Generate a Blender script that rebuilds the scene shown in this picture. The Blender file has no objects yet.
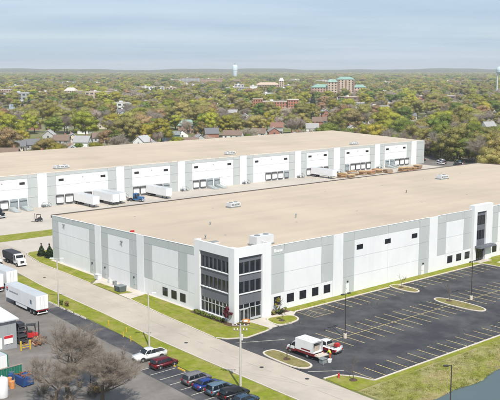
import bpy, bmesh, math, random
import numpy as np
from mathutils import Vector, Matrix
PI = math.pi
R = math.radians
scene = bpy.context.scene
col = scene.collection

# ------------------------------------------------------------------ camera
cam_d = bpy.data.cameras.new('camera')
cam = bpy.data.objects.new('camera', cam_d); col.objects.link(cam)
cam.location = (-97.885, -118.724, 48.0)
cam.rotation_euler = (R(90 - 8.864), 0, R(-40.6))
cam_d.sensor_width = 36.0
cam_d.lens = 60.48
cam_d.clip_start = 0.5
cam_d.clip_end = 40000
scene.camera = cam
# ------------------------------------------------------------------ sky, sun, exposure
SUN_EL = R(50)
SH = R(64)                       # direction in which shadows fall on the ground
sunv = Vector((-math.cos(SH) * math.cos(SUN_EL), -math.sin(SH) * math.cos(SUN_EL), math.sin(SUN_EL)))
world = bpy.data.worlds.new('World'); scene.world = world
world.use_nodes = True
wn = world.node_tree; wn.nodes.clear()
def N(nt, t, **kw):
    n = nt.nodes.new(t)
    for k, v in kw.items(): setattr(n, k, v)
    return n
sky = N(wn, 'ShaderNodeTexSky'); sky.sky_type = 'NISHITA'; sky.sun_disc = False
sky.sun_elevation = SUN_EL; sky.sun_rotation = math.atan2(sunv.x, sunv.y) % (2 * PI)
sky.air_density = 1.0; sky.dust_density = 1.0; sky.ozone_density = 1.0; sky.altitude = 200
tc = N(wn, 'ShaderNodeTexCoord')
# a thin high veil of cloud with long streaks, laid out on a flat layer overhead
sep = N(wn, 'ShaderNodeSeparateXYZ'); wn.links.new(tc.outputs['Generated'], sep.inputs[0])
mx = N(wn, 'ShaderNodeMath', operation='MAXIMUM'); mx.inputs[1].default_value = 0.0
wn.links.new(sep.outputs['Z'], mx.inputs[0])
ad = N(wn, 'ShaderNodeMath', operation='ADD'); ad.inputs[1].default_value = 0.06
wn.links.new(mx.outputs[0], ad.inputs[0])
dv = N(wn, 'ShaderNodeVectorMath', operation='DIVIDE')
cb = N(wn, 'ShaderNodeCombineXYZ')
for i in range(3): wn.links.new(ad.outputs[0], cb.inputs[i])
wn.links.new(tc.outputs['Generated'], dv.inputs[0]); wn.links.new(cb.outputs[0], dv.inputs[1])
mp0 = N(wn, 'ShaderNodeMapping'); mp0.inputs['Rotation'].default_value = (0, 0, R(38)); wn.links.new(dv.outputs[0], mp0.inputs[0])
mp = N(wn, 'ShaderNodeMapping'); mp.inputs['Scale'].default_value = (0.34, 0.62, 0.0); mp.inputs['Location'].default_value = (0.3, 2.2, 0)
wn.links.new(mp0.outputs[0], mp.inputs[0])
nz = N(wn, 'ShaderNodeTexNoise'); nz.inputs['Scale'].default_value = 1.0; nz.inputs['Detail'].default_value = 7; nz.inputs['Roughness'].default_value = 0.55
wn.links.new(mp.outputs[0], nz.inputs['Vector'])
rp = N(wn, 'ShaderNodeMapRange'); rp.inputs[1].default_value = 0.40; rp.inputs[2].default_value = 0.72; rp.inputs[3].default_value = 0.74; rp.inputs[4].default_value = 0.90
wn.links.new(nz.outputs[0], rp.inputs[0])
mixw = N(wn, 'ShaderNodeMix', data_type='RGBA')
n5 = N(wn, 'ShaderNodeTexNoise'); n5.inputs['Scale'].default_value = 0.55; n5.inputs['Detail'].default_value = 6; n5.inputs['Roughness'].default_value = 0.6
wn.links.new(mp.outputs[0], n5.inputs['Vector'])
r5 = N(wn, 'ShaderNodeMapRange'); r5.inputs[1].default_value = 0.40; r5.inputs[2].default_value = 0.62; wn.links.new(n5.outputs[0], r5.inputs[0])
veil = N(wn, 'ShaderNodeMix', data_type='RGBA'); veil.inputs['A'].default_value = (3.45, 4.6, 6.0, 1); veil.inputs['B'].default_value = (4.6, 5.6, 6.8, 1)
wn.links.new(r5.outputs[0], veil.inputs['Factor']); wn.links.new(veil.outputs['Result'], mixw.inputs['B'])
wn.links.new(rp.outputs[0], mixw.inputs['Factor']); wn.links.new(sky.outputs[0], mixw.inputs['A'])
bg = N(wn, 'ShaderNodeBackground'); bg.inputs['Strength'].default_value = 0.10
wo = N(wn, 'ShaderNodeOutputWorld')
wn.links.new(mixw.outputs['Result'], bg.inputs[0]); wn.links.new(bg.outputs[0], wo.inputs[0])

sun_d = bpy.data.lights.new('sun', 'SUN'); sun_d.energy = 3.8; sun_d.angle = R(0.6); sun_d.color = (1.0, 0.945, 0.855)
sun = bpy.data.objects.new('sun', sun_d); col.objects.link(sun)
sun.rotation_euler = (-sunv).to_track_quat('-Z', 'Y').to_euler(); sun.location = (-60, -120, 150)
scene.view_settings.view_transform = 'Standard'; scene.view_settings.look = 'None'
scene.view_settings.exposure = 0.36; scene.view_settings.gamma = 1.0
scene.view_settings.use_curve_mapping = False
scene.render.engine = 'CYCLES'

# ------------------------------------------------------------------ materials
MAT = {}
def mat(name, color, rough=0.75, var=0.10, scale=0.6, metal=0.0, spec=0.3, bump=0.0, bscale=None, dirt=None, dirt_amt=0.0, dirt_scale=0.08, rnd=0.0, coord='Object', streak=0.0):
    """procedural surface: colour, two octaves of tone variation, optional dirt patches and relief"""
    m = bpy.data.materials.new(name); m.use_nodes = True
    nt = m.node_tree; nt.nodes.clear()
    out = N(nt, 'ShaderNodeOutputMaterial'); b = N(nt, 'ShaderNodeBsdfPrincipled')
    nt.links.new(b.outputs[0], out.inputs[0])
    b.inputs['Roughness'].default_value = rough; b.inputs['Metallic'].default_value = metal
    b.inputs['Specular IOR Level'].default_value = spec
    t = N(nt, 'ShaderNodeNewGeometry')
    n1 = N(nt, 'ShaderNodeTexNoise'); n1.inputs['Scale'].default_value = scale; n1.inputs['Detail'].default_value = 6; n1.inputs['Roughness'].default_value = 0.6
    nt.links.new(t.outputs['Position'], n1.inputs['Vector'])
    mr = N(nt, 'ShaderNodeMapRange'); mr.inputs[1].default_value = 0.25; mr.inputs[2].default_value = 0.75
    mr.inputs[3].default_value = 1 - var; mr.inputs[4].default_value = 1 + var
    nt.links.new(n1.outputs[0], mr.inputs[0])
    cur = None
    rgb = N(nt, 'ShaderNodeRGB'); rgb.outputs[0].default_value = (*color, 1); cur = rgb.outputs[0]
    if dirt is not None:
        n2 = N(nt, 'ShaderNodeTexNoise'); n2.inputs['Scale'].default_value = dirt_scale; n2.inputs['Detail'].default_value = 8; n2.inputs['Roughness'].default_value = 0.65
        nt.links.new(t.outputs['Position'], n2.inputs['Vector'])
        r2 = N(nt, 'ShaderNodeMapRange'); r2.inputs[1].default_value = 0.42; r2.inputs[2].default_value = 0.68; r2.inputs[3].default_value = 0; r2.inputs[4].default_value = dirt_amt
        nt.links.new(n2.outputs[0], r2.inputs[0])
        mm = N(nt, 'ShaderNodeMix', data_type='RGBA'); mm.inputs['B'].default_value = (*dirt, 1)
        nt.links.new(r2.outputs[0], mm.inputs['Factor']); nt.links.new(cur, mm.inputs['A']); cur = mm.outputs['Result']
    if streak:                          # rain streaks running down a wall
        ms_ = N(nt, 'ShaderNodeMapping'); ms_.inputs['Scale'].default_value = (1.1, 1.1, 0.07); nt.links.new(t.outputs['Position'], ms_.inputs[0])
        n4 = N(nt, 'ShaderNodeTexNoise'); n4.inputs['Scale'].default_value = 1.0; n4.inputs['Detail'].default_value = 5; nt.links.new(ms_.outputs[0], n4.inputs['Vector'])
        r4 = N(nt, 'ShaderNodeMapRange'); r4.inputs[1].default_value = 0.48; r4.inputs[2].default_value = 0.75; r4.inputs[3].default_value = 0; r4.inputs[4].default_value = streak
        nt.links.new(n4.outputs[0], r4.inputs[0]); m4 = N(nt, 'ShaderNodeMix', data_type='RGBA'); m4.inputs['B'].default_value = (color[0] * .72, color[1] * .72, color[2] * .71, 1)
        nt.links.new(r4.outputs[0], m4.inputs['Factor']); nt.links.new(cur, m4.inputs['A']); cur = m4.outputs['Result']
    mul = N(nt, 'ShaderNodeVectorMath', operation='SCALE')
    nt.links.new(cur, mul.inputs[0]); nt.links.new(mr.outputs[0], mul.inputs['Scale']); cur = mul.outputs[0]
    if rnd:
        oi = N(nt, 'ShaderNodeObjectInfo'); hs = N(nt, 'ShaderNodeHueSaturation')
        a = N(nt, 'ShaderNodeMapRange'); a.inputs[3].default_value = 1 - rnd; a.inputs[4].default_value = 1 + rnd
        nt.links.new(oi.outputs['Random'], a.inputs[0]); nt.links.new(a.outputs[0], hs.inputs['Value'])
        w = N(nt, 'ShaderNodeTexWhiteNoise'); w.noise_dimensions = '1D'; nt.links.new(oi.outputs['Random'], w.inputs['W'])
        h = N(nt, 'ShaderNodeMapRange'); h.inputs[3].default_value = 0.5 - rnd * 0.09; h.inputs[4].default_value = 0.5 + rnd * 0.09
        nt.links.new(w.outputs['Value'], h.inputs[0]); nt.links.new(h.outputs[0], hs.inputs['Hue'])
        nt.links.new(cur, hs.inputs['Color']); cur = hs.outputs[0]
    nt.links.new(cur, b.inputs['Base Color'])
    if bump:
        n3 = N(nt, 'ShaderNodeTexNoise'); n3.inputs['Scale'].default_value = bscale or 8; n3.inputs['Detail'].default_value = 4
        nt.links.new(t.outputs['Position'], n3.inputs['Vector'])
        bp = N(nt, 'ShaderNodeBump'); bp.inputs['Strength'].default_value = bump; bp.inputs['Distance'].default_value = 0.1
        nt.links.new(n3.outputs[0], bp.inputs['Height']); nt.links.new(bp.outputs[0], b.inputs['Normal'])
    MAT[name] = m
    return m

def joints(m, size_x, size_y, width, dark, offset=0.0, rot=0.0):
    """adds saw-cut slab joints to a flat pavement material"""
    nt = m.node_tree
    b = [n for n in nt.nodes if n.type == 'BSDF_PRINCIPLED'][0]
    src = b.inputs['Base Color'].links[0].from_socket
    t = N(nt, 'ShaderNodeTexCoord'); mpn = N(nt, 'ShaderNodeMapping'); mpn.inputs['Rotation'].default_value = (0, 0, rot)
    br = N(nt, 'ShaderNodeTexBrick'); br.offset = offset; br.squash = 1.0
    br.inputs['Scale'].default_value = 1.0; br.inputs['Mortar Size'].default_value = width; br.inputs['Mortar Smooth'].default_value = 0.3
    br.inputs['Brick Width'].default_value = size_x; br.inputs['Row Height'].default_value = size_y; br.inputs['Bias'].default_value = 0
    br.inputs['Color1'].default_value = (1, 1, 1, 1); br.inputs['Color2'].default_value = (0.93, 0.93, 0.93, 1); br.inputs['Mortar'].default_value = (dark, dark, dark, 1)
    nt.links.new(t.outputs['Object'], mpn.inputs[0]); nt.links.new(mpn.outputs[0], br.inputs['Vector'])
    mu = N(nt, 'ShaderNodeMix', data_type='RGBA', blend_type='MULTIPLY'); mu.inputs['Factor'].default_value = 1
    nt.links.new(src, mu.inputs['A']); nt.links.new(br.outputs['Color'], mu.inputs['B']); nt.links.new(mu.outputs['Result'], b.inputs['Base Color'])

mat('panel_white', (0.755, 0.765, 0.775), 0.7, 0.03, 0.25, dirt=(0.66, 0.67, 0.68), dirt_amt=0.45, dirt_scale=0.12, streak=0.16)
mat('panel_grey', (0.47, 0.50, 0.495), 0.75, 0.04, 0.3, dirt=(0.41, 0.43, 0.42), dirt_amt=0.45, dirt_scale=0.15, streak=0.2)
mat('joint', (0.66, 0.67, 0.67), 0.85, 0.05)
mat('coping', (0.74, 0.75, 0.75), 0.5, 0.04, 0.5)
mat('charcoal_panel', (0.085, 0.092, 0.108), 0.55, 0.06, 0.4)
mat('charcoal_light', (0.135, 0.145, 0.165), 0.55, 0.06, 0.4)
mat('gutter_brown', (0.10, 0.085, 0.08), 0.6, 0.1)
mat('frame_dark', (0.035, 0.037, 0.042), 0.45, 0.1)
mat('aluminium', (0.55, 0.57, 0.60), 0.4, 0.05, metal=0.3)
mat('glass', (0.012, 0.016, 0.022), 0.06, 0.3, 0.3, spec=0.6)
mat('glass_pale', (0.06, 0.075, 0.085), 0.06, 0.2, 0.3, spec=0.6)
roof = mat('roof_tan', (0.535, 0.44, 0.335), 0.85, 0.05, 0.08, dirt=(0.455, 0.37, 0.28), dirt_amt=0.85, dirt_scale=0.03)
joints(roof, 60.0, 3.0, 0.012, 0.90)
mat('roof_equipment', (0.60, 0.61, 0.62), 0.55, 0.08, 0.8)
mat('roof_equipment_dark', (0.22, 0.24, 0.24), 0.6, 0.15, 1.5)
concrete = mat('concrete', (0.49, 0.425, 0.355), 0.9, 0.06, 0.35, dirt=(0.385, 0.335, 0.28), dirt_amt=0.85, dirt_scale=0.07, bump=0.05, bscale=6)
joints(concrete, 4.6, 4.6, 0.008, 0.80, rot=R(1.5))
mat('court_concrete', (0.52, 0.465, 0.40), 0.9, 0.05, 0.3, dirt=(0.42, 0.375, 0.33), dirt_amt=0.75, dirt_scale=0.035)
joints(MAT['court_concrete'], 5.5, 5.5, 0.007, 0.82)
mat('sidewalk', (0.60, 0.54, 0.47), 0.9, 0.05, 0.8, dirt=(0.50, 0.45, 0.39), dirt_amt=0.5, dirt_scale=0.3)
joints(MAT['sidewalk'], 1.8, 1.8, 0.012, 0.75)
mat('kerb_concrete', (0.59, 0.53, 0.45), 0.9, 0.08, 1.2, dirt=(0.46, 0.42, 0.37), dirt_amt=0.6, dirt_scale=0.5)
mat('asphalt_new', (0.050, 0.051, 0.057), 0.9, 0.16, 0.35, dirt=(0.108, 0.106, 0.108), dirt_amt=0.85, dirt_scale=0.16, bump=0.15, bscale=25, spec=0.15)
mat('asphalt_old', (0.165, 0.150, 0.135), 0.92, 0.14, 0.5, dirt=(0.26, 0.24, 0.225), dirt_amt=0.8, dirt_scale=0.12, bump=0.15, bscale=18, spec=0.15)
mat('asphalt_patch', (0.055, 0.057, 0.066), 0.9, 0.18, 0.6, dirt=(0.12, 0.115, 0.115), dirt_amt=0.8, dirt_scale=0.2, spec=0.15)
mat('asphalt_crack_seal', (0.30, 0.27, 0.235), 0.7, 0.2, 1)
mat('line_yellow', (0.52, 0.42, 0.20), 0.85, 0.25, 2.5, dirt=(0.16, 0.14, 0.10), dirt_amt=0.7, dirt_scale=1.3)
mat('tyre_mark', (0.034, 0.034, 0.038), 0.85, 0.3, 1.5, dirt=(0.06, 0.06, 0.065), dirt_amt=1.0, dirt_scale=0.8)
mat('line_pale', (0.50, 0.47, 0.40), 0.85, 0.25, 2.5, dirt=(0.20, 0.19, 0.18), dirt_amt=0.8, dirt_scale=1.0)
mat('lawn', (0.195, 0.225, 0.022), 0.95, 0.22, 0.9, dirt=(0.31, 0.265, 0.09), dirt_amt=0.9, dirt_scale=0.32, bump=0.5, bscale=9, spec=0.1)
mat('town_ground', (0.15, 0.165, 0.05), 0.95, 0.25, 0.05, dirt=(0.30, 0.265, 0.22), dirt_amt=0.9, dirt_scale=0.02, spec=0.1)
mat('bank_grass', (0.215, 0.225, 0.045), 0.95, 0.25, 0.8, dirt=(0.36, 0.295, 0.175), dirt_amt=0.9, dirt_scale=0.22, bump=0.6, bscale=5, spec=0.1)
mat('dry_grass', (0.24, 0.20, 0.09), 0.95, 0.25, 1.2, dirt=(0.16, 0.17, 0.04), dirt_amt=0.8, dirt_scale=0.5, bump=0.5, bscale=9, spec=0.1)
mat('mulch', (0.10, 0.062, 0.042), 0.95, 0.3, 3.0, bump=0.6, bscale=14)
mat('tan_tuft', (0.46, 0.37, 0.22), 0.95, 0.25, 0.6, spec=0.1)
mat('green_tuft', (0.21, 0.23, 0.05), 0.95, 0.25, 0.6, spec=0.1)
w = mat('pond_water', (0.075, 0.105, 0.105), 0.22, 0.08, 0.08, spec=0.5, bump=0.12, bscale=1.6)
mat('wood_pole', (0.30, 0.25, 0.20), 0.9, 0.15, 2.0, bump=0.3)
mat('pole_concrete', (0.52, 0.49, 0.44), 0.85, 0.08, 1.5)
mat('pole_bronze', (0.05, 0.047, 0.045), 0.5, 0.1)
mat('wire_black', (0.09, 0.09, 0.095), 0.6, 0.05)
mat('white_paint', (0.80, 0.80, 0.80), 0.4, 0.03, 0.5)
mat('trailer_white', (0.78, 0.79, 0.80), 0.45, 0.04, 0.4, dirt=(0.62, 0.62, 0.62), dirt_amt=0.6, dirt_scale=0.4)
mat('trailer_roof', (0.52, 0.54, 0.56), 0.5, 0.10, 0.6, metal=0.2)
mat('rubber', (0.022, 0.022, 0.024), 0.85, 0.2, 3)
mat('rim', (0.42, 0.43, 0.44), 0.4, 0.1, metal=0.6)
mat('chassis', (0.04, 0.04, 0.042), 0.7, 0.2, 2)
mat('lamp_red', (0.42, 0.015, 0.012), 0.3, 0.05)
mat('lamp_clear', (0.75, 0.77, 0.78), 0.2, 0.03)
mat('lamp_amber', (0.6, 0.2, 0.02), 0.3, 0.05)
def paint(name, c): return mat(name, c, 0.28, 0.03, 0.6, spec=0.5)
paint('car_white', (0.76, 0.76, 0.76)); paint('car_red', (0.11, 0.006, 0.014)); paint('car_silver', (0.15, 0.145, 0.16))
paint('car_blue', (0.010, 0.035, 0.19)); paint('car_steel', (0.085, 0.14, 0.19)); paint('car_black', (0.013, 0.014, 0.017))
paint('car_navy', (0.03, 0.06, 0.10)); paint('truck_blue', (0.03, 0.12, 0.27)); paint('stripe_red', (0.17, 0.010, 0.018))
mat('tarp_dark', (0.045, 0.047, 0.058), 0.75, 0.25, 1.2)
mat('hivis', (0.58, 0.66, 0.05), 0.8, 0.08, 2); mat('orange_cloth', (0.62, 0.12, 0.03), 0.85, 0.1, 2)
mat('skin', (0.45, 0.27, 0.19), 0.6, 0.04, 3); mat('hard_hat', (0.75, 0.72, 0.6), 0.4, 0.03); mat('boot', (0.06, 0.045, 0.035), 0.8, 0.1)
mat('shed_metal', (0.33, 0.345, 0.36), 0.6, 0.06, 0.5); mat('shed_roof', (0.62, 0.63, 0.64), 0.55, 0.05, 0.3)
mat('sign_red', (0.52, 0.02, 0.03), 0.5, 0.05); mat('sign_white', (0.78, 0.78, 0.77), 0.5, 0.04)
mat('bin_green', (0.015, 0.17, 0.11), 0.6, 0.12, 1.5); mat('bin_blue', (0.025, 0.075, 0.24), 0.55, 0.12, 1.5); mat('bin_grey', (0.10, 0.12, 0.12), 0.65, 0.2, 2)
mat('scrap_rust', (0.20, 0.075, 0.035), 0.9, 0.35, 2.5); mat('machine_yellow', (0.62, 0.40, 0.04), 0.5, 0.15, 1.5); mat('machine_red', (0.50, 0.03, 0.03), 0.5, 0.1, 1.5)
mat('timber', (0.47, 0.30, 0.17), 0.85, 0.2, 1.2, rnd=0.2); mat('timber_grey', (0.36, 0.31, 0.26), 0.85, 0.2, 1.2)
mat('drum_orange', (0.62, 0.27, 0.10), 0.6, 0.15, 2)
mat('door_white', (0.80, 0.80, 0.80), 0.5, 0.03, 0.8); mat('door_grey', (0.30, 0.34, 0.36), 0.55, 0.06, 0.8); mat('dock_black', (0.075, 0.075, 0.08), 0.85, 0.2, 1)
mat('dock_ramp', (0.36, 0.39, 0.39), 0.6, 0.15, 1)
mat('sign_letter', (0.85, 0.85, 0.84), 0.5, 0.02)
mat('bark', (0.125, 0.098, 0.075), 0.95, 0.2, 2.0, spec=0.1); mat('bark_pale', (0.20, 0.165, 0.135), 0.95, 0.15, 2.0, spec=0.1)
mat('twig', (0.245, 0.205, 0.165), 0.95, 0.15, 1.0, spec=0.1)
FOL = dict(lime=(0.48, 0.465, 0.085), olive=(0.44, 0.395, 0.145), green=(0.27, 0.33, 0.08), bare=(0.53, 0.455, 0.38), rust=(0.46, 0.34, 0.185), conifer=(0.065, 0.10, 0.05), maroon=(0.19, 0.03, 0.045))
for k, c in FOL.items():
    m_ = mat('leaf_' + k, c, 0.9, 0.25, 0.32, spec=0.10, rnd=0.24)
    nt_ = m_.node_tree; b_ = [n for n in nt_.nodes if n.type == 'BSDF_PRINCIPLED'][0]; o_ = [n for n in nt_.nodes if n.type == 'OUTPUT_MATERIAL'][0]
    tr = N(nt_, 'ShaderNodeBsdfTranslucent'); nt_.links.new(b_.inputs['Base Color'].links[0].from_socket, tr.inputs['Color'])   # thin leaves let light through
    ms = N(nt_, 'ShaderNodeMixShader'); ms.inputs[0].default_value = 0.48
    nt_.links.new(b_.outputs[0], ms.inputs[1]); nt_.links.new(tr.outputs[0], ms.inputs[2]); nt_.links.new(ms.outputs[0], o_.inputs[0])

# ------------------------------------------------------------------ mesh helpers
class MB:
    def __init__(s): s.v = []; s.f = []
    def add(s, vs, fs):
        o = len(s.v); s.v += [tuple(p) for p in vs]; s.f += [tuple(i + o for i in f) for f in fs]; return s
    def box(s, x0, x1, y0, y1, z0, z1):
        return s.add([(x0, y0, z0), (x1, y0, z0), (x1, y1, z0), (x0, y1, z0), (x0, y0, z1), (x1, y0, z1), (x1, y1, z1), (x0, y1, z1)],
                     [(3, 2, 1, 0), (4, 5, 6, 7), (0, 1, 5, 4), (1, 2, 6, 5), (2, 3, 7, 6), (3, 0, 4, 7)])
    def frus(s, b, t, z0, z1):          # b, t = (x0,x1,y0,y1)
        return s.add([(b[0], b[2], z0), (b[1], b[2], z0), (b[1], b[3], z0), (b[0], b[3], z0), (t[0], t[2], z1), (t[1], t[2], z1), (t[1], t[3], z1), (t[0], t[3], z1)],
                     [(3, 2, 1, 0), (4, 5, 6, 7), (0, 1, 5, 4), (1, 2, 6, 5), (2, 3, 7, 6), (3, 0, 4, 7)])
    def prism_y(s, prof, y0, y1):       # profile in (x,z), counter-clockwise seen from -y
        n = len(prof)
        vs = [(x, y0, z) for x, z in prof] + [(x, y1, z) for x, z in prof]
        return s.add(vs, [tuple(range(n)), tuple(range(2 * n - 1, n - 1, -1))] + [((i + 1) % n, i, n + i, n + (i + 1) % n) for i in range(n)])
    def prism_z(s, poly, z0, z1):
        n = len(poly)
        a = sum(poly[i][0] * poly[(i + 1) % n][1] - poly[(i + 1) % n][0] * poly[i][1] for i in range(n))
        if a < 0: poly = poly[::-1]
        vs = [(x, y, z0) for x, y in poly] + [(x, y, z1) for x, y in poly]
        return s.add(vs, [tuple(range(n - 1, -1, -1)), tuple(range(n, 2 * n))] + [(i, (i + 1) % n, n + (i + 1) % n, n + i) for i in range(n)])
    def sheet(s, poly, z):
        n = len(poly)
        a = sum(poly[i][0] * poly[(i + 1) % n][1] - poly[(i + 1) % n][0] * poly[i][1] for i in range(n))
        if a < 0: poly = poly[::-1]
        return s.add([(x, y, z) for x, y in poly], [tuple(range(n))])
    def tube(s, a, b, ra, rb, n=8, cap=True):
        a = Vector(a); b = Vector(b); d = (b - a)
        if d.length < 1e-6: return s
        d.normalize(); u = d.orthogonal().normalized(); w = d.cross(u)
        vs = []
        for p, r in ((a, ra), (b, rb)):
            for i in range(n):
                t = 2 * PI * i / n; vs.append(p + u * (r * math.cos(t)) + w * (r * math.sin(t)))
        fs = [(i, (i + 1) % n, n + (i + 1) % n, n + i) for i in range(n)]
        if cap: fs += [tuple(range(n - 1, -1, -1)), tuple(range(n, 2 * n))]
        return s.add(vs, fs)
    def lathe(s, prof, c=(0, 0, 0), n=16):   # (r,z)
        o = len(s.v); m = len(prof)
        for r, z in prof:
            for i in range(n):
                t = 2 * PI * i / n; s.v.append((c[0] + r * math.cos(t), c[1] + r * math.sin(t), c[2] + z))
        for j in range(m - 1):
            for i in range(n): s.f.append((o + j * n + i, o + j * n + (i + 1) % n, o + (j + 1) * n + (i + 1) % n, o + (j + 1) * n + i))
        s.f.append(tuple(o + i for i in range(n - 1, -1, -1))); s.f.append(tuple(o + (m - 1) * n + i for i in range(n)))
        return s
    def mesh(s, name, m, bevel=0.0, smooth=False):
        me = bpy.data.meshes.new(name); me.from_pydata(s.v, [], s.f); me.validate()
        if bevel:
            bm = bmesh.new(); bm.from_mesh(me)
            bmesh.ops.bevel(bm, geom=[e for e in bm.edges if len(e.link_faces) == 2 and e.calc_face_angle(0) > 0.3], offset=bevel, segments=2, affect='EDGES', clamp_overlap=True)
            bm.to_mesh(me); bm.free()
        if smooth:
            for p in me.polygons: p.use_smooth = True
        me.materials.append(MAT[m] if isinstance(m, str) else m)
        return me
    def build(s, name, m, parent=None, bevel=0.0, smooth=False, loc=None):
        return link(name, s.mesh(name, m, bevel, smooth), parent, loc)
def link(name, me, parent=None, loc=None, rz=0):
    o = bpy.data.objects.new(name, me); col.objects.link(o); o.parent = parent
    if loc: o.location = loc
    if rz: o.rotation_euler = (0, 0, rz)
    return o
def tag(o, label, cat, group=None):
    o['label'] = label; o['category'] = cat
    if group: o['group'] = group
    return o
def thing(name, label, cat, loc=(0, 0, 0), rz=0.0, group=None):
    o = bpy.data.objects.new(name, None); col.objects.link(o); o.empty_display_size = 0.3
    o.location = loc; o.rotation_euler = (0, 0, rz)
    return tag(o, label, cat, group)
def structure(o): o['kind'] = 'structure'; return o
def copy_tree(o, parent=None):
    c = o.copy(); col.objects.link(c); c.parent = parent
    for ch in list(o.children): copy_tree(ch, c)
    return c
def omat(o, m):                         # material on the object, so copies can share a mesh
    if not o.data.materials: o.data.materials.append(MAT[m])
    o.material_slots[0].link = 'OBJECT'; o.material_slots[0].material = MAT[m]
BX = {}
def unit_box(m):                        # shared unit boxes for the many small rectangular pieces
    if m not in BX: BX[m] = MB().box(0, 1, 0, 1, 0, 1).mesh('piece_' + m, m)
    return BX[m]
def piece(name, m, parent, x0, x1, y0, y1, z0, z1):
    o = link(name, unit_box(m), parent); o.location = (x0, y0, z0); o.scale = (x1 - x0, y1 - y0, z1 - z0); return o
def smooth_poly(pts, rounds=2):         # Chaikin corner cutting of a closed polygon
    for _ in range(rounds):
        q = []
        for i in range(len(pts)):
            a, b = pts[i], pts[(i + 1) % len(pts)]
            q += [(a[0] * .75 + b[0] * .25, a[1] * .75 + b[1] * .25), (a[0] * .25 + b[0] * .75, a[1] * .25 + b[1] * .75)]
        pts = q
    return pts
def kerb_strip(mb, pts, w=0.16, z0=-0.05, z1=0.14, closed=False):
    n = len(pts); P = [Vector((p[0], p[1], 0)) for p in pts]
    L = []; Rr = []
    for i in range(n):
        if closed: a, b = P[i - 1], P[(i + 1) % n]
        else: a, b = P[max(i - 1, 0)], P[min(i + 1, n - 1)]
        d = (b - a).normalized(); nn = Vector((-d.y, d.x, 0))
        L.append(P[i] + nn * w); Rr.append(P[i] - nn * w)
    vs = []
    for i in range(n): vs += [(L[i].x, L[i].y, z0), (L[i].x, L[i].y, z1), (Rr[i].x, Rr[i].y, z1), (Rr[i].x, Rr[i].y, z0)]
    fs = []
    for i in range(n if closed else n - 1):
        a = 4 * i; b = 4 * ((i + 1) % n)
        for k in range(4): fs.append((a + k, a + (k + 1) % 4, b + (k + 1) % 4, b + k))
    if not closed: fs += [(3, 2, 1, 0), tuple(4 * (n - 1) + k for k in range(4))]
    mb.add(vs, fs)
# ------------------------------------------------------------------ ground, pavements, lawns, pond
HX0, HX1, HY0, HY1 = -7.0, 150.0, -125.0, -37.2     # the pond basin takes this opening in the ground sheet
BIG = 10500.0
g = MB()
xs = [-BIG, HX0, HX1, BIG]; ys = [-BIG, HY0, HY1, BIG]
for i in range(3):
    for j in range(3):
        if i == 1 and j == 1: continue
        g.add([(xs[i], ys[j], -0.02), (xs[i + 1], ys[j], -0.02), (xs[i + 1], ys[j + 1], -0.02), (xs[i], ys[j + 1], -0.02)], [(0, 1, 2, 3)])
structure(g.build('ground', 'town_ground'))
# pond basin
def water_dist(x, y):                               # signed distance to the shoreline, negative over water
    wob = 0.5 * math.sin(x * 0.21) + 0.35 * math.sin(x * 0.53 + 1.3) + 0.3 * math.sin(y * 0.4)
    cx, cy, hx, hy, r = 66.0, -77.0, 70.5, 31.6, 5.0
    qx, qy = abs(x - cx) - hx + r, abs(y - cy) - hy + r
    return math.hypot(max(qx, 0), max(qy, 0)) + min(max(qx, qy), 0) - r + wob
gx = [HX0 + (HX1 - HX0) * i / 150 for i in range(151)]; gy = [HY0 + (HY1 - HY0) * j / 90 for j in range(91)]
vs = []; rng = random.Random(5)
for y in gy:
    for x in gx:
        d = water_dist(x, y)
        edge = min(x - HX0, HX1 - x, y - HY0, HY1 - y)
        if d < 0: z = -0.8 + max(-1.5, d * 0.35)
        else: z = -0.8 + 0.86 * min(1, (d / (d + edge + 0.01)) ** 0.8) + (rng.uniform(-0.05, 0.05) if edge > 0.3 else 0)
        if edge < 0.01: z = -0.025
        vs.append((x, y, z))
fs = [(j * 151 + i, j * 151 + i + 1, (j + 1) * 151 + i + 1, (j + 1) * 151 + i) for j in range(90) for i in range(150)]
o = structure(MB().add(vs, fs).build('pond_bank', 'bank_grass'))
structure(MB().sheet([(-6, -124), (149, -124), (149, -40), (-6, -40)], -0.8).build('pond_water', 'pond_water'))
# tufts on the bank
def tufts(name, m, pts, h0, h1, seed, label, blades=7):
    rg = random.Random(seed); mb = MB()
    for (x, y, z) in pts:
        h = rg.uniform(h0, h1)
        for b in range(blades):
            a = rg.uniform(0, 2 * PI); r = rg.uniform(0.02, 0.35); l = h * rg.uniform(.5, 1)
            bx, by = x + r * math.cos(a), y + r * math.sin(a); wv = 0.035
            tx, ty = bx + l * .5 * math.cos(a), by + l * .5 * math.sin(a)
            mb.add([(bx - wv * math.sin(a), by + wv * math.cos(a), z - .05), (bx + wv * math.sin(a), by - wv * math.cos(a), z - .05), (tx, ty, z + l)], [(0, 1, 2)])
    o = mb.build(name, m); o['kind'] = 'stuff'; o['label'] = label; o['category'] = 'grass'; return o
rg = random.Random(8); tan = []; gre = []
while len(tan) < 3000:
    x = rg.uniform(-6.5, 75); y = rg.uniform(-50, -38)
    d = water_dist(x, y)
    if d < -0.1: continue
    edge = y * -1 - 37.2; edge = min(edge, x - HX0)
    z = -0.8 + 0.86 * min(1, (max(d, 0) / (max(d, 0) + edge + 0.01)) ** 0.8)
    clump = math.sin(x * 0.35 + 1.7 * math.sin(y * .5)) + math.sin(y * 0.9 + x * .12)
    if clump + rg.uniform(-.8, .8) > (2.2 if edge < 3.0 else (.9 if d > 3.0 else -.2)): tan.append((x, y, z))
    elif len(gre) < 9000: gre.append((x, y, z))
tufts('reed_grass', 'tan_tuft', tan, 0.06, 0.26, 3, 'tall tan dried grass on the bank above the pond')
tufts('rough_grass', 'green_tuft', gre, 0.05, 0.2, 4, 'green rough grass on the bank above the pond')

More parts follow.
